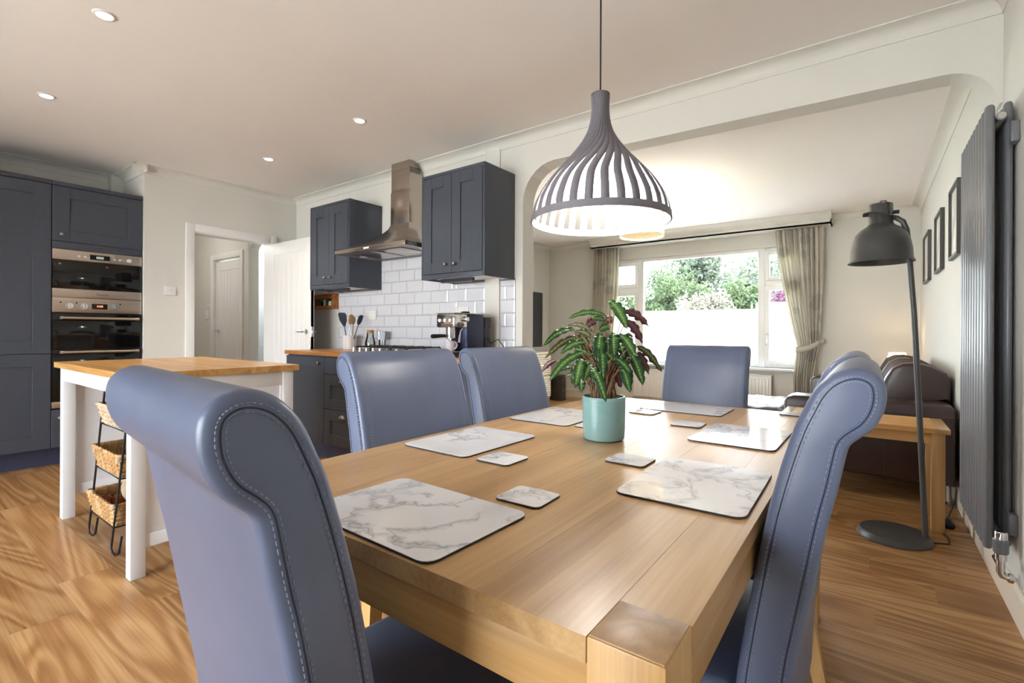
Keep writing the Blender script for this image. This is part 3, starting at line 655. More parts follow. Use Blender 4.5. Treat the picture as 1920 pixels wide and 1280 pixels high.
b = B(); lathe(b, [(.033, .128), (.037, .132), (.037, .156)], (0, -.01, 0), 20); tube(b, [(0, -.04, .145), (0, -.07, .146)], .008, 8); cyl(b, (0, -.01, .128), (0, -.01, .115), .01); p_ = ob('portafilter', b, 'chrome', t, 40)
ob('handle', tube(B(), [(0, -.065, .146), (0, -.1, .147), (0, -.19, .144), (0, -.197, .144)], [.011, .013, .015, .012], 12), 'black_plastic', p_, 50)
ob('steam_wand', tube(B(), [(.075, .03, .20), (.08, .0, .18), (.078, -.01, .10)], [.005, .005, .009], 8), 'chrome', t, 50)
b = B(); tube(b, [(w2 - .02, .33, .08), (w2 + .05, .36, .12), (w2 + .09, .38, .06), (w2 + .1, .39, .005)], .004, 6); ob('power_cord', b, 'black_plastic', t, 50)
t = thing('coffee_mug', 'two-tone grey mug under the espresso machine spout', 'mug', (-2.395, 2.515, .9595))
ob('cup', lathe(B(), [(.025, 0), (.033, .004), (.042, .03), (.042, .055), (.038, .072), (.035, .072), (.038, .05), (.028, .01), (.001, .008)], n=24), 'mug', t, 50)
ob('handle', tube(B(), [(.036, 0, .062), (.06, 0, .06), (.066, 0, .042), (.056, 0, .024), (.038, 0, .02)], .005, 8), 'mug', t, 60)
# sockets and switches
def plate(label, c, wd, ht, face, dots):
    t = thing('wall_socket', label, 'socket', c)
    if face == '-y':
        box_ob('plate', -wd / 2, -.009, -ht / 2, wd / 2, 0, ht / 2, 'white_plastic', t, .003)
        for u, z in dots: box_ob('switch', u - .008, -.0125, z - .012, u + .008, -.0085, z + .012, 'white_plastic', t, .002)
    else:
        box_ob('plate', 0, -wd / 2, -ht / 2, .009, wd / 2, ht / 2, 'white_plastic', t, .003)
        for u, z in dots: box_ob('switch', .0085, u - .006, z - .01, .0125, u + .006, z + .01, 'white_plastic', t, .002)
plate('white double socket on the tiles above the utensil pot', (-3.845, YW - .0095, 1.25), .146, .086, '-y', ((-.03, .02), (.03, .02)))
plate('white double socket on the tiles behind the espresso machine', (-2.68, YW - .0095, 1.263), .146, .07, '-y', ((-.03, .015), (.03, .015)))
plate('white light switch on the wall left of the doorway', (XL, 1.736, 1.46), .098, .084, '+x', ((-.025, 0), (0, 0), (.025, 0)))
plate('white thermostat on the hall wall seen through the doorway', (-7.22, 2.85, 1.30), .09, .12, '-y', ())
tag(ob('hall_switch', bx(B(), -7.2, 2.843, 1.40, -7.12, 2.85, 1.44, .002), 'white_plastic', smooth=40), 'tiny white switch above the hall thermostat', 'switch')
# spice rack with jars
t = thing('spice_rack', 'small wooden spice rack under the left wall cupboard', 'rack', (-4.645, YW, 1.325))
b = B(); bx(b, -.255, -.062, 0, .255, -.002, .012); bx(b, -.255, -.062, .012, -.24, -.002, .158); bx(b, .24, -.062, .012, .255, -.002, .158); bx(b, -.24, -.062, .108, .24, -.002, .118); ob('frame', b, 'rack_wood', t); box_ob('back_board', -.24, -.012, .012, .24, -.003, .158, 'rack_wood', t); box_ob('rail', -.24, -.062, .012, .24, -.055, .034, 'rack_wood', t)
cols = ['spice_brown', 'red_label', 'dark_glass', 'white_plastic', 'green_label', 'white_plastic', 'green_label']
nm = {'spice_brown': 'brown', 'red_label': 'red', 'dark_glass': 'dark', 'green_label': 'green', 'white_plastic': 'white'}
for i, c in enumerate(cols):
    j = thing('spice_jar', '%s spice jar, %s in the wooden spice rack' % (nm[c], ['furthest left', 'second from the left', 'third from the left', 'in the middle', 'third from the right', 'second from the right', 'furthest right'][i]), 'jar', (-4.72 + i * .047, YW - .034, 1.3375), group='spice jars in the wooden rack')
    ob('jar', lathe(B(), [(.018, 0), (.019, .003), (.019, .06), (.014, .068)], n=14), c, j, 40); ob('lid', lathe(B(), [(.017, .066), (.018, .07), (.018, .084), (.016, .086)], n=14), ['red_label', 'iron', 'green_label', 'white_plastic'][i % 4] if i < 6 else ['green_label', 'white_plastic'][i % 2], j, 40)

# ---------------------------------------------------------------- island
t = thing('kitchen_island', 'white kitchen island with an oak top and raised panelled sides', 'island', (0, 0, 0))
ix0, ix1, iy0, iy1 = -3.845, -2.572, .70, 1.485; lx0, lx1, ly0, ly1 = ix0 + .035, ix1 - .025, iy0 + .022, iy1 - .02; lw = .058
for i in range(9):
    ya = iy0 + (iy1 - iy0) * i / 9; ob('top_stave', bx(B(), ix0, ya + .0001, .878, ix1, iy0 + (iy1 - iy0) * (i + 1) / 9 - .0001, .91, .0012, 1), 'island_oak', t, 30)
for x in (lx0, lx1 - lw):
    for y in (ly0, ly1 - lw): box_ob('leg', x, y, 0, x + lw, y + lw, .877, 'island_white', t, .003)
for y in (ly0 + .006, ly1 - .028): box_ob('apron', lx0 + lw, y, .80, lx1 - lw, y + .022, .877, 'island_white', t, .002)
for x in (lx0 + .008, lx1 - .03):
    s = box_ob('side_panel', x + .008, ly0 + lw, .125, x + .014, ly1 - lw, .877, 'island_white', t)
    b = B(); xa, xb = x, x + .022; ym = (ly0 + ly1) / 2 + .02
    bx(b, xa, ly0 + lw, .80, xb, ly1 - lw, .877, .0015); bx(b, xa, ly0 + lw, .125, xb, ly1 - lw, .187, .0015); bx(b, xa, ym - .035, .187, xb, ym + .035, .80, .0015); bx(b, xa, ly0 + lw, .187, xb, ly0 + lw + .012, .80, .0015); bx(b, xa, ly1 - lw - .012, .187, xb, ly1 - lw, .80, .0015)
    ob('panel_frame', b, 'island_white', s, 30)
box_ob('back_panel', lx0 + lw, ly1 - .05, .125, lx1 - lw, ly1 - .035, .80, 'island_white', t)
# wicker basket rack under the island
t = thing('basket_rack', 'black wire rack with three tiers of wicker baskets under the island', 'rack', (-3.2, .76, 0))
W2, D2 = .19, .43
def rod(y, s):
    xb = -W2 if s < 0 else W2
    return [(xb + .27, y, .80), (xb + .20, y, .60), (xb + .1, y, .30), (xb + .01, y, .05), (xb + .0, y, .02), (xb + .02, y, .006), (xb + .07, y, .006), (xb + .12, y, .03), (xb + .16, y, .12)]
b = B()
for y in (0, D2):
    for s in (-1, 1): tube(b, rod(y, s), .005, 6)
for z, o_ in ((.13, .035), (.385, .125), (.62, .205)):
    tube(b, [(-W2 + o_, 0, z), (W2 + o_, 0, z), (W2 + o_, D2, z), (-W2 + o_, D2, z)], .004, 6, closed=True)
tube(b, [(-W2 + .27, 0, .80), (-W2 + .27, D2, .80)], .005, 6); tube(b, [(W2 + .27, 0, .80), (W2 + .27, D2, .80)], .005, 6)
ob('wire_frame', b, 'iron', t, 60)
def basket(z0, ox, h, mat, flare=.02):
    b = B(); n = 72
    def loop(z, fl, ph, amp):
        pts = []; x0, x1, y0_, y1_ = -W2 + ox + .008 - fl, W2 + ox - .008 + fl, .006 - fl, D2 - .006 + fl; per = 2 * (x1 - x0 + y1_ - y0_)
        for i in range(n):
            s = i / n * per; a = amp * (1 if (i + ph) % 2 else -1)
            if s < x1 - x0: p = (x0 + s, y0_ + a)
            elif s < x1 - x0 + y1_ - y0_: p = (x1 + a, y0_ + s - (x1 - x0))
            elif s < 2 * (x1 - x0) + y1_ - y0_: p = (x1 - (s - (x1 - x0) - (y1_ - y0_)), y1_ + a)
            else: p = (x0 + a, y1_ - (s - 2 * (x1 - x0) - (y1_ - y0_)))
            pts.append((p[0], p[1], z))
        return pts
    rows = int(h / .011)
    for r in range(rows): tube(b, loop(z0 + .006 + r * .011, flare * r / rows, r % 2, .0038), .0062 if r < rows - 1 else .0095, 5, closed=True)
    A, D = loop(z0, 0, 0, 0), loop(z0 + h - .012, flare, 0, 0)
    for i in range(0, n, 2): tube(b, [A[i], D[i]], .0042, 5)
    for i in range(14): y = .01 + (D2 - .02) * i / 13; tube(b, [(-W2 + ox + .01, y, z0 + .004), (W2 + ox - .01, y, z0 + .004)], .006, 5)
    o = ob('basket', b, mat, t, 60); return o
basket(.135, .04, .12, 'wicker'); basket(.39, .13, .11, 'wicker'); basket(.625, .21, .10, 'wicker_pale')
for z, o_, y in ((.255, .035 + .0, -.008), (.49, .115, -.008)):
    for s in (-1, 1):
        bz = B()
        c0 = Vector((s * W2 + o_ + .055 - (.02 if s > 0 else .0) , y, z - .01))
        for k_ in range(3): tube(bz, [tuple(c0 + Vector((.012 * math.cos(q), .012 * math.sin(q), .004 * k_ - .004 + .006 * math.sin(q + k_)))) for q in [2 * PI * i / 8 for i in range(8)]], .004, 5, closed=True)
        ob('twine_knot', bz, 'wicker_pale', t, 60)
b = bmesh.new(); bmesh.ops.create_icosphere(b, subdivisions=4, radius=.12)
for v in b.verts:
    n_ = math.sin(v.co.x * 40 + v.co.z * 25) * .006 + math.sin(v.co.y * 55 + v.co.x * 18) * .006; v.co *= 1 + n_ * 8; v.co.z *= .85; v.co.y *= 1.35
tag(ob('net_bag', b, 'net', loc=(-3.12, .99, .262), smooth=60), 'crumpled beige net bag in the lowest wicker basket', 'bag')
for i, (x, y, r) in enumerate(((-3.30, .815, .032), (-3.265, .86, .035), (-3.31, .885, .03))):
    b = B(); lathe(b, [(.004, -r), (r * .7, -r * .8), (r, -.1 * r), (r * .8, r * .6), (r * .25, r), (r * .12, r * 1.4)], n=14); tag(ob('onion', b, 'onion', loc=(x, y, .146 + r), smooth=60), ['brown onion nearest the front of the lowest wicker basket', 'middle brown onion beside the net bag', 'brown onion deepest in the lowest wicker basket'][i], 'onion', 'onions in the lowest basket')
# ================================================================ DINING TABLE
tx0, tx1, ty0, ty1, tz, tl = -1.094, -.154, .458, 2.246, .78, .085
t = thing('dining_table', 'large solid oak dining table with square through-legs', 'table', (0, 0, 0))
for i, (x, y) in enumerate(((tx0, ty0), (tx1 - tl, ty0), (tx0, ty1 - tl), (tx1 - tl, ty1 - tl))):
    l = box_ob('leg', x, y, 0, x + tl, y + tl, tz + .001, 'oak_leg', t, .003)
    box_ob('leg_top', x + .002, y + .002, tz + .0005, x + tl - .002, y + tl - .002, tz + .0025, 'end_grain', l, .001)
for x in (tx0, tx1 - tl): ob('board', bx(B(), x + .00005, ty0 + tl + .0001, .751, x + tl - .00005, ty1 - tl - .0001, tz, .0003, 1), 'oak_table', t, 30)
nb = 5; bw = (tx1 - tx0 - 2 * tl) / nb
for i in range(nb): ob('board', bx(B(), tx0 + tl + i * bw + .00005, ty0, .751, tx0 + tl + (i + 1) * bw - .00005, ty1, tz, .0003, 1), 'oak_table', t, 30)
for y in (ty0 + .006, ty1 - .031): box_ob('apron', tx0 + tl, y, .685, tx1 - tl, y + .025, .7505, 'oak_apron', t, .002)
for x in (tx0 + .006, tx1 - .031): box_ob('apron', x, ty0 + tl, .685, x + .025, ty1 - tl, .7505, 'oak_table', t, .002)
# placemats and coasters
def mat(kind, pts, label, group, r):
    t = thing(kind, label, 'placemat' if kind == 'placemat' else 'coaster', (0, 0, 0), group=group)
    c = Vector((sum(p[0] for p in pts) / 4, sum(p[1] for p in pts) / 4)); a = Vector(pts[1]) - Vector(pts[0]); an = math.atan2(a.y, a.x)
    L = (a.length + (Vector(pts[2]) - Vector(pts[3])).length) / 2; W_ = ((Vector(pts[2]) - Vector(pts[1])).length + (Vector(pts[3]) - Vector(pts[0])).length) / 2
    t.location = (c.x, c.y, tz + .0005); t.rotation_euler = (0, 0, an)
    ob('backing', prism(B(), rrect(-L / 2, -W_ / 2, L / 2, W_ / 2, r), 'Z', 0, .003), 'mat_edge', t); ob('marble_face', prism(B(), rrect(-L / 2, -W_ / 2, L / 2, W_ / 2, r), 'Z', .003, .0045, .0008), 'marble', t)
def rect(cx, cy, lx, ly, a=0):
    ca, sa = math.cos(math.radians(a)), math.sin(math.radians(a))
    return [(cx + x * ca - y * sa, cy + x * sa + y * ca) for x, y in ((-lx / 2, -ly / 2), (lx / 2, -ly / 2), (lx / 2, ly / 2), (-lx / 2, ly / 2))]
PG, CG = 'marble placemats on the dining table', 'marble coasters on the dining table'
mat('placemat', rect(-.645, .585, .335, .237, -1.5), 'marble placemat nearest the camera at the near end of the table', PG, .022)
mat('placemat', rect(-.934, 1.075, .24, .325, -1), 'marble placemat in front of the nearer left-hand chair', PG, .022)
mat('placemat', rect(-.292, 1.065, .24, .335, 1), 'marble placemat beside the nearest right-hand chair', PG, .022)
mat('placemat', rect(-.942, 1.585, .245, .325, 0), 'marble placemat left of the potted plant', PG, .022)
mat('placemat', rect(-.318, 1.625, .235, .325, -1), 'marble placemat right of the potted plant', PG, .022)
mat('placemat', rect(-.615, 2.068, .325, .24, 0), 'marble placemat at the far end under the far chair', PG, .022)
mat('coaster', rect(-.528, .772, .098, .09, 2), 'marble coaster nearest the camera', CG, .012)
mat('coaster', rect(-.738, .965, .1, .097, 0), 'marble coaster beside the left-hand placemat', CG, .012)
mat('coaster', rect(-.478, 1.147, .101, .093, 0), 'marble coaster in front of the plant pot, beside the right-hand placemat', CG, .012)
mat('coaster', rect(-.757, 1.49, .095, .095, 3), 'marble coaster half hidden behind the plant pot', CG, .012)
mat('coaster', rect(-.505, 1.718, .1, .1, 2), 'marble coaster beside the far right-hand placemat', CG, .012)
mat('coaster', rect(-.72, 1.875, .1, .1, -3), 'marble coaster touching the far-end placemat', CG, .012)
mat('coaster', rect(-.235, 2.19, .1, .09, 0), 'small marble coaster at the far right corner of the table', CG, .012)
# ================================================================ CHAIRS (local: +Y forward from the back of the scroll, X width)
PROF = [(0.0, 1.010), (.004, 1.028), (.016, 1.041), (.035, 1.047), (.056, 1.043), (.075, 1.031), (.092, 1.010), (.106, .980), (.120, .945), (.139, .880), (.158, .800), (.176, .700), (.192, .600), (.206, .500), (.212, .42), (.213, .335),
        (.128, .335), (.124, .42), (.118, .534), (.104, .62), (.088, .71), (.072, .80), (.061, .850), (.054, .886), (.0495, .910), (.045, .926), (.034, .938), (.020, .951), (.009, .968), (.002, .988)]
def smooth_poly(P, n=3):
    out = []; N = len(P); V = [Vector(p) for p in P]; cor = [p[1] < .34 for p in P]
    for i in range(N):
        p1, p2 = V[i], V[(i + 1) % N]; p0 = V[i - 1] if not cor[i] else p1; p3 = V[(i + 2) % N] if not cor[(i + 1) % N] else p2
        if cor[i] and cor[(i + 1) % N]: out.append(tuple(p1)); continue
        for k in range(n):
            t = k / n; q = .5 * ((2 * p1) + (p2 - p0) * t + (2 * p0 - 5 * p1 + 4 * p2 - p3) * t * t + (3 * p1 - p0 - 3 * p2 + p3) * t ** 3); out.append(tuple(q))
    return out
PR0 = PROF; PROF = smooth_poly(PROF)
def inset(poly, d):
    n = len(poly); out = []
    for i in range(n):
        p0, p1, p2 = Vector(poly[i - 1]), Vector(poly[i]), Vector(poly[(i + 1) % n]); t1 = (p1 - p0).normalized(); t2 = (p2 - p1).normalized()
        nn = (Vector((t1.y, -t1.x)) + Vector((t2.y, -t2.x))); nn.normalize(); out.append(p1 + nn * d)
    return out
def make_chair(label):
    t = thing('dining_chair', label, 'chair', group='slate blue scroll-back dining chairs'); W = .225
    b = B(); R_e = .014; rings = []
    for x, d in [(s * (W - R_e * (1 - math.sin(q))), R_e * (1 - math.cos(q))) for s, q in [(-1, PI / 2 * k / 4) for k in (4, 3, 2, 1, 0)] + [(1, PI / 2 * k / 4) for k in (0, 1, 2, 3, 4)]]:
        rings.append([b.verts.new((x, p[0], p[1])) for p in inset(PROF, d)])
    for p, q in zip(rings, rings[1:]):
        for i in range(len(PROF)): b.faces.new((p[i], p[(i + 1) % len(PROF)], q[(i + 1) % len(PROF)], q[i]))
    b.faces.new(rings[0]); b.faces.new(rings[-1][::-1]); bk = ob('backrest', b, 'blue_leather', t, 50)
    ins = inset(PROF, .016); st = B()
    for s in (-1, 1):
        pts = [(s * (W + .0002), p.x, p.y) for p in ins]; ob('seam', tube(B(), pts, .0011, 5, closed=True), 'blue_seam', bk, 60)
    def dashes(poly, xf, step=.009, ln=.0055, r=.0009):
        pts = [Vector(p) for p in poly]; acc = 0
        for i in range(len(pts)):
            p, q = pts[i], pts[(i + 1) % len(pts)]; d = (q - p).length; m = max(1, int(d / step + .5))
            for k_ in range(m):
                c0 = p.lerp(q, (k_ + .2) / m); c1 = p.lerp(q, (k_ + .2) / m + min(.6 / m, ln / d)); yield c0, c1
    for off in (.012, .020):
        for c0, c1 in dashes(inset(PROF, off), 0):
            for s in (-1, 1): tube(st, [(s * (W + .0008), c0.x, c0.y), (s * (W + .0008), c1.x, c1.y)], .0009, 3)
    for s in (-1, 1):   # seam down the front face, inside each edge
        for i in range(6, 15):
            p, q = Vector(PR0[i]), Vector(PR0[i + 1]); L = (q - p).length; nrm = Vector((-(q - p).y, (q - p).x)).normalized(); nrm = nrm if nrm.x > 0 else -nrm
            m = int(L / .009)
            for k_ in range(m):
                c0 = p.lerp(q, k_ / m) + nrm * .0006; c1 = p.lerp(q, k_ / m + .0055 / L) + nrm * .0006
                for dx in (.026, .034): tube(st, [(s * (W - dx), c0.x, c0.y), (s * (W - dx), c1.x, c1.y)], .0009, 3)
    o = ob('stitching', st, 'thread', bk); o['kind'] = 'stuff'
    b = B(); bx(b, -W, .205, .375, W, .625, .485, .025, 4); ob('seat', b, 'blue_leather', t, 50)
    ob('seat_piping', tube(B(), [(x, y, .462) for x, y in rrect(-W - .0005, .2, W + .0005, .6255, .025)], .0022, 5, closed=True), 'blue_seam', t, 60)
    for x in (-W + .025, W - .025):
        b = B(); tp = [(x - .021, .57, .378), (x + .021, .57, .378)]
        def sq(c, z, h): return [b.verts.new((c[0] + dx * h, c[1] + dy * h, z)) for dx, dy in ((-1, -1), (1, -1), (1, 1), (-1, 1))]
        A = sq((x, .585), .38, .022); D = sq((x, .588), 0, .016); b.faces.new(A); b.faces.new(D[::-1])
        for i in range(4): b.faces.new((A[i], D[i], D[(i + 1) % 4], A[(i + 1) % 4]))
        ob('leg', b, 'oak_leg', t)
        b = B(); A = sq((x, .172), .345, .022); Mi = sq((x, .160), .18, .021); D = sq((x, .125), 0, .018); b.faces.new(A); b.faces.new(D[::-1])
        for P_, Q_ in ((A, Mi), (Mi, D)):
            for i in range(4): b.faces.new((P_[i], Q_[i], Q_[(i + 1) % 4], P_[(i + 1) % 4]))
        ob('leg', b, 'oak_leg', t)
    return t
ch = make_chair('slate blue leather scroll-back chair in the left foreground at the near table end')
CG_ = 'slate blue scroll-back dining chairs'
ch.location = (-.676, .195, 0); ch.rotation_euler = (0, 0, math.radians(-5.8))
dup(ch, (.021, 1.125, 0), PI / 2, 'slate blue scroll-back chair in the right foreground with its side seam facing the camera', CG_)
dup(ch, (.005, 1.60, 0), PI / 2, 'slate blue scroll-back chair just behind the right foreground chair', CG_)
dup(ch, (-1.35, 1.13, 0), -PI / 2 - .05, 'slate blue scroll-back chair nearest the camera on the left side of the table', CG_, (1, 1, .987))
dup(ch, (-1.36, 1.70, 0), -PI / 2 - .02, 'slate blue scroll-back chair furthest along the left side, in front of the arch', CG_, (1, 1, .985))
dup(ch, (-.708, 2.79, 0), PI, 'slate blue chair at the far table end facing the camera, below the window', CG_, (.93, 1, .985))
# ================================================================ PLANT
pc = Vector((-.642, 1.338, tz + .0005)); t = thing('potted_plant', 'leafy calathea in a ribbed pale turquoise pot on the dining table', 'plant', pc)
ob('pot', lathe(B(), [(.055, 0), (.060, .004), (.062, .03), (.0635, .125), (.062, .128), (.059, .128), (.058, .10), (.001, .10)], n=48), 'teal_ceramic', t, 40)
ob('soil', lathe(B(), [(.056, .098), (.05, .108), (.03, .112), (.001, .113)], n=24, cap=False), 'soil', t, 60)
LV = [(575,95,705,310,76,'b',-.05,-.08),(680,175,875,290,62,'c',0,.05),(700,240,825,415,62,'c',-.02,.0),(545,205,258,230,40,'b',.03,.0),(305,305,70,440,44,'a',.0,-.05),(360,360,85,530,44,'d',.02,.0),(445,320,258,282,36,'d',.05,.08),(385,405,205,490,52,'b',-.02,-.04),(370,480,115,700,54,'b',-.03,-.06),(170,540,60,630,34,'c',.02,.04),(430,510,300,460,46,'a',-.01,.02),(365,530,315,745,74,'b',-.06,-.09),(500,340,485,575,84,'a',-.05,-.08),(510,430,525,690,62,'a',-.06,-.1),(600,335,605,515,78,'a',-.04,-.07),(435,590,545,855,66,'a',-.06,-.12),(440,560,380,700,56,'b',-.05,-.08),(360,680,360,785,48,'a',-.04,-.07),(640,345,770,520,72,'b',-.04,-.06),(735,500,825,728,72,'a',-.04,-.06),(600,520,730,640,66,'a',-.05,-.07),(665,600,725,785,70,'a',-.05,-.08),(780,435,965,628,54,'d',.02,.04),(785,480,870,650,54,'c',.03,.05),(300,590,188,622,40,'a',.03,.06),(465,245,395,290,54,'c',.02,.0),(600,225,530,265,60,'c',.02,.03),(690,350,757,372,26,'d',.03,.05),(640,440,700,455,30,'c',.03,.05),(540,480,610,560,60,'a',-.02,-.03),(490,320,575,290,56,'b',-.04,-.02),(320,325,445,375,44,'d',.02,-.01),(370,500,300,522,40,'c',.0,.03),(620,690,665,600,54,'c',.0,.01),(690,545,735,565,34,'d',.04,.06),(250,660,320,662,26,'d',.05,.03),(540,250,440,235,40,'b',.03,.0),(420,420,330,350,44,'d',.04,.06),(560,560,540,640,60,'d',.02,.0),(640,560,600,650,60,'a',.02,.02)]
DP = 1.455
for i_ in range(38):
    a_ = random.uniform(0, 1); xa = random.uniform(330, 720); ya = random.uniform(380, 620); dx = (xa - 520) * random.uniform(.2, .5); LV.append((xa, ya, xa + dx, ya + random.uniform(60, 170), random.uniform(44, 66), random.choice('aadacb'), random.uniform(-.02, .07), random.uniform(-.03, .09)))
stems = 0
for (xa, ya, xb, yb, wd, kind, da, db) in LV:
    p0 = at_depth(1000 + xa / 4, 540 + ya / 4, DP + da * 1.1) - pc; p1 = at_depth(1000 + xb / 4, 540 + yb / 4, DP + db * 1.1) - pc
    L = (p1 - p0).length; hw = wd / 4 / FPX * DP * .58; side = (p1 - p0).cross(Vector((FW[0], FW[1], -.25))).normalized()
    up = side.cross(p1 - p0).normalized(); up = up if up.z > 0 or abs(up.z) < .2 else -up
    N = 14; b = B(); uvl = b.loops.layers.uv.new('UVMap'); rows = []; ph = random.random() * 6
    arch = L * .12 * (1 if abs(p1.x - p0.x) + abs(p1.y - p0.y) > .03 else .3)
    for i in range(N + 1):
        s = i / N; wid = hw * (math.sin(PI * min(1, s * .94 + .05)) ** .72) * (1 if s < .985 else .15); c = p0.lerp(p1, s) + Vector((0, 0, arch * math.sin(PI * s)))
        row = []
        for j, q in enumerate((-1, -.5, 0, .5, 1)):
            wv_ = math.sin(s * 26 + ph + (1.4 if q > 0 else 0)) * hw * .3 * abs(q)
            row.append(b.verts.new(c + side * q * wid * (1 + .14 * math.sin(s * 26 + ph)) + up * (wv_ + abs(q) * wid * .28)))
        rows.append(row)
    for i in range(N):
        for j in range(4):
            f = b.faces.new((rows[i][j], rows[i][j + 1], rows[i + 1][j + 1], rows[i + 1][j]))
            for lp, (u_, v_) in zip(f.loops, ((j / 4, i / N), ((j + 1) / 4, i / N), ((j + 1) / 4, (i + 1) / N), (j / 4, (i + 1) / N))): lp[uvl].uv = (u_, v_)
    o = ob('leaf', b, 'leaf_' + kind, t, 70); md = o.modifiers.new('thick', 'SOLIDIFY'); md.thickness = .0007
    a_ = random.random() * 6.28; r_ = .008 + .036 * random.random(); s0 = Vector((r_ * math.cos(a_) * 1.0, r_ * math.sin(a_) * 1.0, .105)); mid = s0.lerp(p0, .55) + Vector((0, 0, .03))
    ob('stem', tube(B(), [tuple(s0), tuple(s0.lerp(mid, .5) + Vector((0, 0, .012))), tuple(mid), tuple(p0)], [.0024, .0022, .002, .0015], 6), 'stem', t, 60)
# ================================================================ PENDANT LAMPS
PX, PY = -.709, 1.441; t = thing('pendant_lamp', 'large grey slatted pendant lamp above the dining table', 'lamp', (PX, PY, 1.455))
H_ = .418; R_ = .222
def prad(z):   # radius of the shade at height z (0 rim .. H_)
    pts = [(0, R_), (.045, .216), (.09, .197), (.14, .163), (.185, .123), (.225, .088), (.265, .058), (.30, .040), (.335, .031), (.37, .028), (H_, .029)]
    for (za, ra), (zb_, rb) in zip(pts, pts[1:]):
        if z <= zb_:
            i = pts.index((za, ra)); s = (z - za) / (zb_ - za); m0 = (rb - pts[max(i - 1, 0)][1]) / (zb_ - pts[max(i - 1, 0)][0]); e = pts[min(i + 2, len(pts) - 1)]; m1 = (e[1] - ra) / (e[0] - za); h = zb_ - za
            return (2 * s ** 3 - 3 * s * s + 1) * ra + (s ** 3 - 2 * s * s + s) * h * m0 + (3 * s * s - 2 * s ** 3) * rb + (s ** 3 - s * s) * h * m1
    return .03
NS = 30
sl = B()
def slat(k_):
    b = B(); rows = []; n = 36
    for i in range(n + 1):
        s = i / n; z = .014 + (H_ - .014) * s; r = prad(z); q_ = max(0, min(1, (s - .22) / .75)); tw = 2 * PI * k_ / NS + .95 * q_ * q_ * (3 - 2 * q_)
        w_ = min(.0122, 2 * PI * r / NS * .52)
        sk = .8 * max(0, s - .5)
        tn = Vector((-math.sin(tw), math.cos(tw), 0)); rd = Vector((math.cos(tw), math.sin(tw), 0)); tn = (tn * math.cos(sk) + rd * math.sin(sk))
        c = rd * r + Vector((0, 0, z)); rows.append((b.verts.new(c - tn * w_), b.verts.new(c + tn * w_)))
    for p, q in zip(rows, rows[1:]): b.faces.new((p[0], p[1], q[1], q[0]))
    return b
s0 = None
for k_ in range(NS):
    if s0 is None:
        s0 = ob('slat', slat(0), 'pendant_slat', t, 60); s0.data.materials.append(M['pendant_inner']); md = s0.modifiers.new('thick', 'SOLIDIFY'); md.thickness = .0025; md.offset = -1; md.material_offset = 1; md.material_offset_rim = 0
    else:
        o = s0.copy(); C.objects.link(o); o.parent = t; o.rotation_euler = (0, 0, 2 * PI * k_ / NS)
def hoop(r0, r1, z0, z1, nm_, mat_):
    b = B(); lathe(b, [(r0, z0), (r0 + .001, z0), (r1 + .001, z1), (r1, z1), (r0 - .0001, z0)], n=72, cap=False); return ob(nm_, b, mat_, t, 60)
hoop(R_ + .0015, prad(.02) + .0015, 0, .022, 'rim_hoop', 'pendant_slat'); hoop(R_ - .002, prad(.02) - .003, 0, .022, 'rim_lining', 'pendant_inner')
hoop(.0255, .0255, H_ - .03, H_ - .012, 'collar', 'pendant_slat')
ob('bulb_holder', lathe(B(), [(.017, .23), (.019, .235), (.019, .29), (.006, .30)], n=20), 'pewter', t, 40)
ob('bulb', lathe(B(), [(.002, .115), (.022, .122), (.034, .145), (.036, .165), (.028, .195), (.017, .222), (.016, .232)], n=24), 'bulb', t, 60)
ob('cable', cyl(B(), (0, 0, .29), (0, 0, ZC - 1.455 - .02), .0028, n=8), 'iron', t); ob('ceiling_rose', lathe(B(), [(.05, ZC - 1.455), (.05, ZC - 1.475), (.02, ZC - 1.49)], n=20), 'white_plastic', t, 40)
def pt_light(name, loc, power, col, r=.03):
    l = bpy.data.lights.new(name, 'POINT'); l.energy = power; l.color = col; l.shadow_soft_size = r; o = bpy.data.objects.new(name, l); C.objects.link(o); o.location = loc; return o
pt_light('pendant_light', (PX, PY, 1.53), 3.5, (1, .96, .9), .036)
# living-room drum shade
t = thing('drum_pendant', 'cream pleated drum pendant in the living room, lit', 'lamp', (-1.93, 4.9, 2.10))
r0 = .225; b = B(); n = 96; prev = None
ringA = [b.verts.new(((r0 + .003 * (i % 2)) * math.cos(2 * PI * i / n), (r0 + .003 * (i % 2)) * math.sin(2 * PI * i / n), 0)) for i in range(n)]; ringB = [b.verts.new((v.co.x, v.co.y, .22)) for v in ringA]
for i in range(n): b.faces.new((ringA[i], ringA[(i + 1) % n], ringB[(i + 1) % n], ringB[i]))
ob('lamp_shade', b, 'shade_cream', t); hoop_ = B(); lathe(hoop_, [(r0 - .004, -.004), (r0 + .006, -.004), (r0 + .006, .008), (r0 - .004, .008), (r0 - .004, -.004)], n=64, cap=False); ob('rim', hoop_, 'ivory', t, 50)
ob('diffuser', lathe(B(), [(.001, .012), (r0 - .02, .012), (r0 - .02, .016), (.001, .016)], n=48, cap=False), 'shade_cream', t); ob('bulb', lathe(B(), [(.002, .06), (.03, .07), (.03, .11), (.012, .14)], n=16), 'bulb_warm', t, 60)
ob('cable', cyl(B(), (0, 0, .12), (0, 0, ZC - 2.10), .003, n=8), 'white_plastic', t); pt_light('drum_light', (-1.93, 4.9, 2.28), 20, (1, .93, .82), .03)
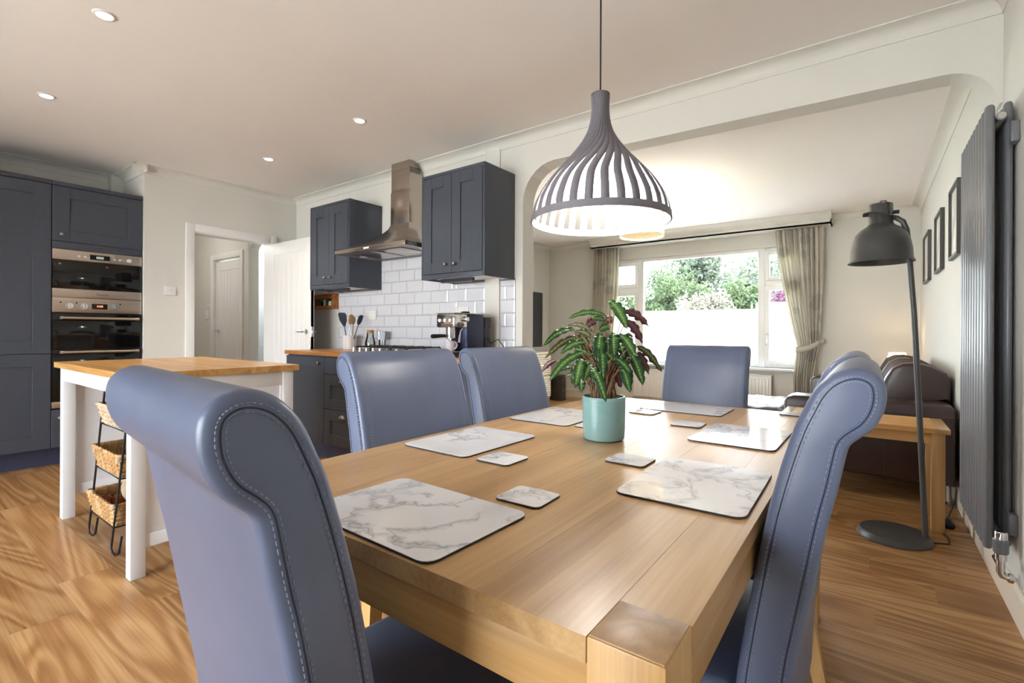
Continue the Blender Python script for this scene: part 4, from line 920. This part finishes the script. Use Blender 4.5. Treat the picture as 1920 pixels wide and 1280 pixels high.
# recessed downlights
SP = [((-2.867, .69), 'recessed ceiling downlight nearest the camera, upper left'), ((-4.15, .715), 'recessed ceiling downlight above the tall cupboards'), ((-2.858, 2.085), 'recessed ceiling downlight nearest the cooker hood'), ((-4.13, 2.10), 'recessed ceiling downlight in front of the doorway')]
for (x, y), lb in SP:
    t = thing('downlight', lb, 'downlight', (x, y, ZC), group='recessed downlights in the kitchen ceiling')
    ob('bezel', lathe(B(), [(.030, -.001), (.033, -.006), (.043, -.004), (.046, 0), (.03, 0), (.030, -.001)], n=32, cap=False), 'white_plastic', t, 50); ob('lamp_face', lathe(B(), [(.001, -.002), (.030, -.002), (.030, 0), (.001, 0)], n=24, cap=False), 'downlight', t)
    l = bpy.data.lights.new('downlight_spot', 'SPOT'); l.energy = 14; l.color = (1, .86, .68); l.spot_size = 1.9; l.spot_blend = .8; l.shadow_soft_size = .03; o = bpy.data.objects.new('downlight_spot', l); C.objects.link(o); o.location = (x, y, ZC - .012)
# ================================================================ RIGHT WALL: RADIATOR, LAMP, SIDE TABLE, FRAMES
t = thing('column_radiator', 'tall anthracite double-column radiator on the right wall', 'radiator', (0, 0, 0))
RY0, RY1, n = 2.655, 3.255, 10; pit = (RY1 - RY0) / (n - 1) ; Z0, Z1 = .262, 1.995
def tub(x, y, r, z0, z1):
    b = B(); lathe(b, [(r * .75, z0), (r, z0 + .008), (r, z1 - .008), (r * .75, z1)], (0, 0, 0), 18)
    for v in b.verts: v.co.x = v.co.x * .52 + x; v.co.y += y
    return b
for i in range(n):
    o = ob('tube', tub(.376, RY0 + i * pit, .0295, Z0, Z1), 'anthracite', t, 50)
    if i < 8: ob('tube', tub(.437, RY0 + .06 + i * pit * 1.1, .027, Z0, Z1 + .02), 'anthracite', t, 50)
for z in (Z1 - .05, Z0 + .05): ob('header', tube(B(), [(.407, RY0 - .02, z), (.407, RY1, z)], .017, 14), 'anthracite', t, 50)
b = B(); cyl(b, (.407, RY0 - .02, Z1 - .05), (.407, RY0 - .026, Z1 - .05), .0135); ob('end_plug', b, 'chrome', t, 50)
for z in (Z1 - .15, Z0 + .06): ob('wall_bracket', bx(B(), .436, RY0 + .0, z, XR - .001, RY0 + .09, z + .08, .003), 'anthracite', t, 40)
b = B(); vx, vy = .395, RY0 - .12; cyl(b, (vx, vy, .262), (vx, vy, .285), .018); tube(b, [(vx, vy, .262), (vx, vy, .215), (vx + .004, vy, .205), (vx + .03, vy, .198), (XR - .012, vy, .196)], [.013, .013, .013, .011, .0075], 12)
tube(b, [(vx, vy, .235), (vx, RY0 - .02, .235)], .010, 10); cyl(b, (vx + .02, vy, .2), (vx + .034, vy, .198), .017, n=6); vb = ob('valve', b, 'chrome', t, 50)
ob('valve_head', lathe(B(), [(.019, .285), (.0225, .29), (.0225, .335), (.019, .338)], (vx, vy, 0), 20), 'anthracite', vb, 40); ob('valve_cap', lathe(B(), [(.019, .338), (.019, .362), (.016, .366), (.001, .367)], (vx, vy, 0), 20), 'chrome', vb, 40)
ob('pipe_collar', lathe(B(), [(.028, 0), (.026, .006), (.008, .01)], n=20), 'white_plastic', vb, 50).matrix_local = Matrix.Translation((XR - .0125, vy, .196)) @ Matrix.Rotation(-PI / 2, 4, 'Y')
# floor lamp
t = thing('floor_lamp', 'black metal floor lamp with a large dome head by the radiator', 'lamp', (.108, 3.335, 0))
ob('base', lathe(B(), [(.155, 0), (.165, .003), (.165, .010), (.158, .026), (.150, .036), (.001, .038)], n=56), 'lamp_metal', t, 40)
hx, hz = -.063, 1.80
ob('pole', tube(B(), [(.131, 0, .03), (.115, 0, .4), (.098, 0, .8), (.08, 0, 1.2), (.06, 0, 1.50), (.053, 0, 1.60), (.047, 0, 1.655), (.032, 0, 1.70), (.005, 0, 1.722), (-.012, 0, 1.728)], .0135, 14), 'lamp_metal', t, 60)
b = B(); N_ = 40; prof = [(.052, 1.805), (.054, 1.80), (.055, 1.700), (.060, 1.692), (.066, 1.685), (.092, 1.668), (.115, 1.64), (.131, 1.60), (.139, 1.555), (.142, 1.505), (.150, 1.490), (.150, 1.486), (.139, 1.492), (.135, 1.555), (.126, 1.60), (.11, 1.636), (.088, 1.662), (.05, 1.68), (.001, 1.684)]
lathe(b, prof, (hx, 0, 0), N_, cap=False); ob('lamp_head', b, 'lamp_metal', t, 45)
ob('head_cap', lathe(B(), [(.052, 1.80), (.05, 1.802), (.001, 1.803)], (hx, 0, 0), 32), 'lamp_metal', t, 40)
b = B(); prev = [(hx - .063, -.0, 1.772), (hx - .055, -.04, 1.752), (hx - .01, -.068, 1.732), (hx + .04, -.045, 1.727), (hx + .055, 0, 1.728), (hx + .04, .045, 1.735), (hx, .066, 1.76)]
br = [(hx + .066 * math.cos(q), .066 * math.sin(q), 1.745 + .02 * math.sin(q) * 0 - .018 * math.cos(q)) for q in [math.radians(a_) for a_ in range(-195, 16, 15)]]
tube(b, br, .010, 8, flat=.35); tube(b, [(hx + .062 * math.cos(q), .062 * math.sin(q), 1.745 - .018 * math.cos(q)) for q in [math.radians(a_) for a_ in range(0, 181, 15)]], .010, 8, flat=.35)
ob('bracket', b, 'lamp_metal', t, 60)
for s in (-1, 1): ob('clamp_screw', cyl(B(), (hx + s * .054, 0, 1.755), (hx + s * .08, 0, 1.755), .010), 'iron', t, 40)
ob('lamp_cord', tube(B(), [(hx - .01, -.01, 1.803), (hx + .0, -.02, 1.818), (hx + .02, -.035, 1.815), (hx + .03, -.056, 1.79), (hx + .035, -.06, 1.74), (.0, -.02, 1.72)], .0025, 6), 'iron', t, 60)
ob('floor_cord', tube(B(), [(.165, .02, .006), (.23, .06, .004), (.235, .16, .004), (.21, .25, .004), (.19, .33, .004)], .003, 6), 'iron', t, 60)
tag(ob('power_plug', bx(B(), .33, 3.66, .001, .39, 3.76, .035, .012, 3), 'black_plastic', smooth=50), 'black plug on the floor behind the side table leg', 'plug')
# oak side table
t = thing('side_table', 'low oak side table in front of the brown sofa', 'table', (0, 0, 0)); sx0, sx1, sy0, sy1, sz = -.47, .355, 3.525, 3.955, .578
for i in range(4):
    ya = sy0 + .0 + (sy1 - sy0) * i / 4; ob('board', bx(B(), sx0 + .055, ya + .0003, sz - .028, sx1 - .055, ya + (sy1 - sy0) / 4 - .0003, sz, .0012, 1), 'oak_side', t, 30)
for xa in (sx0, sx1 - .055): ob('end_board', bx(B(), xa, sy0, sz - .028, xa + .0548, sy1, sz, .004, 2), 'oak_table', t, 30)
for x in (sx0 + .02, sx1 - .078):
    for y in (sy0 + .018, sy1 - .076): box_ob('leg', x, y, 0, x + .058, y + .058, sz - .0285, 'oak_leg', t, .003)
for y in (sy0 + .03, sy1 - .05): box_ob('apron', sx0 + .078, y, sz - .09, sx1 - .078, y + .02, sz - .0285, 'oak_side', t)
# picture frames
for ya, yb, lb in ((4.045, 4.56, 'black-framed picture nearest the radiator'), (4.94, 5.50, 'middle black-framed picture on the right wall'), (5.93, 6.59, 'black-framed picture nearest the window wall')):
    t = thing('picture_frame', lb, 'picture', (XR, (ya + yb) / 2, 1.84), group='black picture frames on the right wall'); hw = (yb - ya) / 2 * .8; hh = .238; fw_ = .02
    for q in ((-hw, -hh, -hw + fw_, hh), (hw - fw_, -hh, hw, hh), (-hw + fw_, hh - fw_, hw - fw_, hh), (-hw + fw_, -hh, hw - fw_, -hh + fw_)): ob('frame_bar', bx(B(), -.028, q[0], q[1], -.001, q[2], q[3], .001, 1), 'lamp_metal', t)
    ob('print', bx(B(), -.012, -hw + fw_, -hh + fw_, -.008, hw - fw_, hh - fw_), 'art_paper', t)
# ================================================================ SOFA
t = thing('sofa', 'dark brown leather sofa with its back along the right wall', 'sofa', (0, 0, 0))
L_ = 'brown_leather'
def arm(y0, y1, zt):
    b = prism(B(), [(-.515, .13), (.44, .13), (.44, zt - .03), (.42, zt - .008), (.38, zt), (-.45, zt - .004), (-.495, zt - .018), (-.515, zt - .05)], 'Y', y0, y1, .02); return ob('arm', b, L_, t, 50)
ar = arm(4.12, 4.37, .645); arm(6.10, 6.34, .645)
ob('seam', tube(B(), [(.08, 4.1185, .13), (.08, 4.1185, .36), (.08, 4.1185, .62)], .002, 5), L_, ar); ob('seam', tube(B(), [(.44, 4.119, .565), (-.515, 4.119, .565)], .002, 5), L_, ar)
ob('seat_base', bx(B(), -.47, 4.37, .13, .44, 6.10, .30, .02, 3), L_, t, 50)
ob('back_frame', bx(B(), .20, 4.37, .30, .445, 6.10, .64, .03, 3), L_, t, 50)
for ya, yb in ((4.38, 5.23), (5.24, 6.09)):
    ob('seat_cushion', bx(B(), -.50, ya, .30, .22, yb, .44, .04, 4), L_, t, 50)
    b = B(); pr = [(.0, .44), (.02, .52), (.055, .66), (.09, .78), (.13, .855), (.19, .89), (.26, .895), (.34, .875), (.42, .83), (.44, .78), (.44, .64), (.20, .62), (.16, .44)]; prism(b, pr, 'Y', ya, yb, .02); cu = ob('back_cushion', b, L_, t, 50)
    for q in (.2, .4, .6, .8): ob('pleat', tube(B(), [(p[0] - .001, ya + (yb - ya) * q, p[1] + .001) for p in pr[:9]], .004, 6), L_, cu, 60)
for x in (-.44, .40):
    for y in (4.2, 6.25): ob('foot', lathe(B(), [(.04, 0), (.04, .01), (.03, .02), (.026, .131)], (x, y, 0), 20), 'chrome', t, 40)
ob('table_cable', tube(B(), [(.44, 4.10, .13), (.42, 4.0, .06), (.38, 3.85, .02), (.36, 3.75, .02)], .003, 6), 'iron', t)
t = thing('ottoman', 'dark leather footstool with a buttoned top in front of the window radiator', 'ottoman', (-1.06, 5.42, 0))
ob('body', bx(B(), -.46, -.5, .09, .46, .5, .38, .02, 3), L_, t, 50); b = bmesh.new(); bmesh.ops.create_grid(b, x_segments=48, y_segments=48, size=.5)
for v in b.verts:
    ex = 1 - max(abs(v.co.x), abs(v.co.y)) / .5; q = abs(math.sin(v.co.x * 14 + v.co.y * 14)) ** .4 * abs(math.sin(v.co.x * 14 - v.co.y * 14)) ** .4
    v.co.z = .38 + .05 * min(1, ex * 6) ** .5 - .018 * (1 - q) * min(1, ex * 5); v.co.x *= .93
ob('cushion', b, L_, t, 70)
for x in (-.4, .4):
    for y in (-.44, .44): ob('foot', lathe(B(), [(.025, 0), (.025, .092)], (x, y, 0), 14), 'chrome', t, 40)
# ================================================================ WINDOW END
def curtain(name, label, x_top, x_mid, x_bot, tie, yb):
    t = thing(name, label, 'curtain', (0, yb, 0)); z0, z1 = .04, 2.425; NZ, NX = 60, 110; b = B(); rows = []
    for i in range(NZ + 1):
        z = z1 + (z0 - z1) * i / NZ
        if z > tie: s = (z1 - z) / (z1 - tie); e = s ** 1.35; xa = x_top[0] + (x_mid[0] - x_top[0]) * e; xb = x_top[1] + (x_mid[1] - x_top[1]) * (s ** 2.2)
        else: s = (tie - z) / (tie - z0); e = min(1, s * 2.2) ** .8; xa = x_mid[0] + (x_bot[0] - x_mid[0]) * e; xb = x_mid[1] + (x_bot[1] - x_mid[1]) * e
        row = []
        for j in range(NX + 1):
            u = j / NX; am = .032 * (.55 + .45 * (xb - xa) / (x_top[1] - x_top[0])); w_ = math.sin(u * 2 * PI * 9 + .6 * math.sin(u * 17)) + .35 * math.sin(u * 2 * PI * 21 + z)
            row.append(b.verts.new((xa + (xb - xa) * u, am * w_, z)))
        rows.append(row)
    for p, q in zip(rows, rows[1:]):
        for j in range(NX): b.faces.new((p[j], p[j + 1], q[j + 1], q[j]))
    o = ob('drape', b, 'curtain', t, 80); md = o.modifiers.new('thick', 'SOLIDIFY'); md.thickness = .002
    b = B(); xa, xb = x_mid; sg = 1 if xb > -2 else -1; hook = xb + .05 if sg > 0 else xa - .05
    P_ = [(hook, .045, tie + .075), (xb - .02, -.045, tie + .035), ((xa + xb) / 2, -.06, tie - .02), (xa - .005, -.04, tie - .045), (xa - .012, .0, tie - .04), ((xa + xb) / 2, .05, tie + .0), (hook, .05, tie + .07)] if sg > 0 else [(hook, .045, tie + .075), (xa + .02, -.045, tie + .035), ((xa + xb) / 2, -.06, tie - .02), (xb + .005, -.04, tie - .045), (xb + .012, 0, tie - .04), ((xa + xb) / 2, .05, tie), (hook, .05, tie + .07)]
    N_ = 30; pts = []
    for i in range(N_ + 1):
        f = i / N_ * (len(P_) - 1); k_ = min(int(f), len(P_) - 2); pts.append(Vector(P_[k_]).lerp(Vector(P_[k_ + 1]), f - k_))
    up = [b.verts.new(p + Vector((0, 0, .035))) for p in pts]; dn = [b.verts.new(p - Vector((0, 0, .035))) for p in pts]
    for i in range(N_): b.faces.new((up[i], up[i + 1], dn[i + 1], dn[i]))
    o = ob('tieback', b, 'curtain', t, 80); md = o.modifiers.new('thick', 'SOLIDIFY'); md.thickness = .004
    ob('hook', cyl(B(), (hook, .06, tie + .075), (hook, .115, tie + .075), .008), 'pewter', t, 40)
    return t
YC = 7.075
curtain('curtain', 'beige circle-patterned curtain tied back at the right of the window', (-1.0, -.455), (-.745, -.50), (-.78, -.56), .93, YC)
curtain('curtain', 'beige circle-patterned curtain at the left of the window', (-3.60, -3.14), (-3.62, -3.25), (-3.58, -3.25), .93, YC)
# panel radiator
t = thing('panel_radiator', 'white panel radiator under the window', 'radiator', (-1.97, 7.10, 0)); hw = .94
ob('panel', bx(B(), -hw, -.015, .13, hw, .015, .535, .006), 'gloss_white', t, 40)
for i in range(46): x = -hw + .04 + i * (2 * hw - .08) / 45; ob('rib', bx(B(), x - .011, -.024, .17, x + .011, -.012, .495, .006, 2), 'gloss_white', t, 40)
ob('top_grille', bx(B(), -hw - .005, -.028, .535, hw + .005, .05, .55, .004), 'gloss_white', t, 40); ob('bracket', bx(B(), -.5, .015, .2, .5, .096, .3), 'gloss_white', t)
for x in (-hw - .03, hw + .03): ob('pipe', tube(B(), [(x, 0, 0), (x, 0, .16), (x * .98, 0, .165)], .008, 8), 'white_plastic', t, 50)
# corner lamp on a small table behind the sofa
t = thing('lamp_table', 'small dark table in the corner behind the sofa', 'table', (.24, 6.8, 0)); box_ob('top', -.18, -.18, .50, .18, .18, .53, 'oak_side', t, .004)
for x in (-.15, .15):
    for y in (-.15, .15): box_ob('leg', x - .018, y - .018, 0, x + .018, y + .018, .5, 'oak_leg', t)
t = thing('table_lamp', 'small lit table lamp with a pleated grey shade behind the sofa', 'lamp', (.243, 6.8, .531))
b = B(); n = 72; A = [b.verts.new((.112 * (1 + .012 * (i % 2)) * math.cos(2 * PI * i / n), .112 * (1 + .012 * (i % 2)) * math.sin(2 * PI * i / n), .195)) for i in range(n)]; D = [b.verts.new((v.co.x * .65, v.co.y * .65, .36)) for v in A]
for i in range(n): b.faces.new((A[i], A[(i + 1) % n], D[(i + 1) % n], D[i]))
ob('lamp_shade', b, 'shade_grey', t); ob('lamp_base', lathe(B(), [(.06, 0), (.06, .01), (.02, .02), (.03, .07), (.018, .13), (.008, .2)], n=20), 'pot_white', t, 50); ob('bulb', lathe(B(), [(.01, .2), (.02, .23), (.02, .26), (.003, .28)], n=14), 'bulb_warm', t, 60)
pt_light('table_lamp_light', (.243, 6.8, .84), 1.6, (1, .72, .42), .02)
# television corner
t = thing('tv_cabinet', 'pale wooden cabinet with woven white drawers left of the living room', 'cabinet', (0, 0, 0)); box_ob('body', XLIV + .03, 4.9, .06, -4.03, 6.48, .76, 'oak_side', t, .004); box_ob('top', XLIV + .03, 4.88, .76, -4.0, 6.5, .785, 'ivory', t, .004)
for i in range(3):
    for j in range(2):
        ya = 4.93 + i * .52; za = .09 + j * .335; d = box_ob('drawer', -4.032, ya, za, -4.012, ya + .5, za + .32, 'knit', t, .006)
        for q in range(9): ob('weave_row', tube(B(), [(-4.011, ya + .01, za + .02 + q * .034), (-4.011, ya + .49, za + .02 + q * .034)], .012, 6), 'knit', d, 60)
t = thing('television', 'dark flat-screen television seen edge-on beside the arch', 'television', (0, 0, 0)); box_ob('panel', -4.24, 5.05, .86, -4.205, 6.53, 1.72, 'black_plastic', t, .006); box_ob('screen', -4.206, 5.06, .87, -4.203, 6.52, 1.71, 'tv_screen', t)
b = B(); bx(b, -4.33, 5.5, .786, -4.10, 6.1, .798, .003); bx(b, -4.235, 5.72, .798, -4.21, 5.88, .90); ob('stand', b, 'black_plastic', t)
t = thing('storage_tower', 'dark textured box standing on the living room floor left of the plant', 'box', (-4.02, 6.68, 0)); ob('body', bx(B(), -.12, -.03, .01, .10, .10, .40, .008), 'basket_dark', t, 40); ob('lid', bx(B(), -.125, -.035, .40, .105, .105, .415, .004), 'lamp_metal', t, 40)
for q in range(8): ob('slat', bx(B(), .099, -.025, .03 + q * .045, .107, .095, .06 + q * .045, .003), 'basket_dark', t, 40)
# ================================================================ OUTSIDE
struct('ground_front', bx(B(), -40, YWIN + .3, -.5, 40, 60, -.35), 'grass'); struct('ground_bounce_drive', bx(B(), -7, YWIN + .3, -.35, 4, 11, -.33), 'bounce_paving'); struct('ground_side', bx(B(), -40, 3.62, -.5, XLIV - .16, YWIN + .3, -.2), 'bounce_paving'); struct('ground_bounce_patio', bx(B(), -40, -40, -.5, 40, YBACK - .2, -.2), 'bounce_paving')  # drive and patio added as pale ground that bounces light onto the ceilings
def tree(name, label, c, rx, rz, nleaf, mat_, size, trunk=True, seed=1, clumps=26):
    rnd = random.Random(seed); t = thing(name, label, 'tree' if trunk else 'shrub', (c[0], c[1], -.35), group='greenery outside the window'); b = B(); hc = c[2] + .35; cl = []
    for i in range(clumps):
        v = Vector((rnd.gauss(0, 1), rnd.gauss(0, 1), rnd.gauss(0, 1))).normalized() * (rnd.random() ** .4); cl.append((Vector((v.x * rx, v.y * rx, hc + v.z * rz)), (.25 + .25 * rnd.random()) * rx))
    for i in range(nleaf):
        p, r = cl[rnd.randrange(clumps)]; v = Vector((rnd.gauss(0, 1), rnd.gauss(0, 1), rnd.gauss(0, 1))).normalized() * r * (rnd.random() ** .33); q = p + v
        a = Vector((rnd.uniform(-1, 1), rnd.uniform(-1, 1), rnd.uniform(-1, 1))).normalized() * size; d = a.cross(Vector((rnd.uniform(-1, 1), rnd.uniform(-1, 1), rnd.uniform(-1, 1)))).normalized() * size * .55
        if q.z < .05: q.z = .05
        b.faces.new([b.verts.new(q - a), b.verts.new(q + d), b.verts.new(q + a), b.verts.new(q - d)])
    o = ob('foliage', b, mat_, t); o['kind'] = 'stuff'
    b = B(); tube(b, [(0, 0, 0), (.05, 0, hc * .4), (0, .05, hc * .8)], [.16, .13, .06] if trunk else [.05, .04, .02], 8)
    for p, r in cl[:10]: tube(b, [(0, 0, hc * .45), tuple(p * .6 + Vector((0, 0, hc * .2))), tuple(p)], [.06, .04, .015] if trunk else [.02, .015, .008], 6)
    ob('trunk', b, 'bark', t, 60)
def spot(u, v, y): return at_y(u, v, y)
for u_, v_, y_, args in ((1345, 532, 22, ('broadleaf_tree', 'tall pale leafy tree behind the main window pane', 2.5, 1.75, 10000, 'foliage_b', .11, True, 3, 34)),
    (1248, 565, 13.2, ('round_shrub', 'round bright green shrub left of the tall tree', 1.0, .85, 7000, 'foliage_a', .055, False, 4)),
    (1318, 582, 10.6, ('pale_shrub', 'pale blossoming shrub in front of the tall tree', .48, .42, 3500, 'foliage_c', .04, False, 5)),
    (1398, 572, 15.6, ('dark_shrub', 'dark green shrub at the right of the main pane', .85, .7, 4500, 'foliage_a', .06, False, 6)),
    (1476, 566, 11.2, ('pink_shrub', 'pink flowering shrub behind the right casement', .36, .4, 2200, 'foliage_d', .035, False, 8)),
    (1458, 545, 18.5, ('side_tree', 'green shrub behind the right casement beside the pink one', .75, .9, 3000, 'foliage_b', .07, False, 9)),
    (1188, 582, 16.5, ('conifer_shrub', 'dense green shrub behind the left casement', .75, .9, 3500, 'foliage_a', .06, False, 10))):
    c = spot(u_, v_, y_); tree(args[0], args[1], (c.x, c.y, c.z), *args[2:])
c = spot(1150, 590, 24); t = thing('house', 'white neighbouring house with a sloping tiled roof behind the left casement', 'house', (c.x - .8, c.y, -.35))
box_ob('walls', -3.2, 0, 0, .6, 4, 2.0, 'render_white', t)
for q in range(9): box_ob('weatherboard', -3.22, -.03, .1 + q * .21, .62, 0, .29 + q * .21, 'render_white', t)
ob('roof', prism(B(), [(-3.5, 2.0), (.9, 2.0), (-1.3, 3.4)], 'Y', -.3, 4.2), 'roof_tile', t); ob('gable', prism(B(), [(-3.2, 2.0), (.6, 2.0), (-1.3, 3.2)], 'Y', -.34, -.3), 'render_white', t)
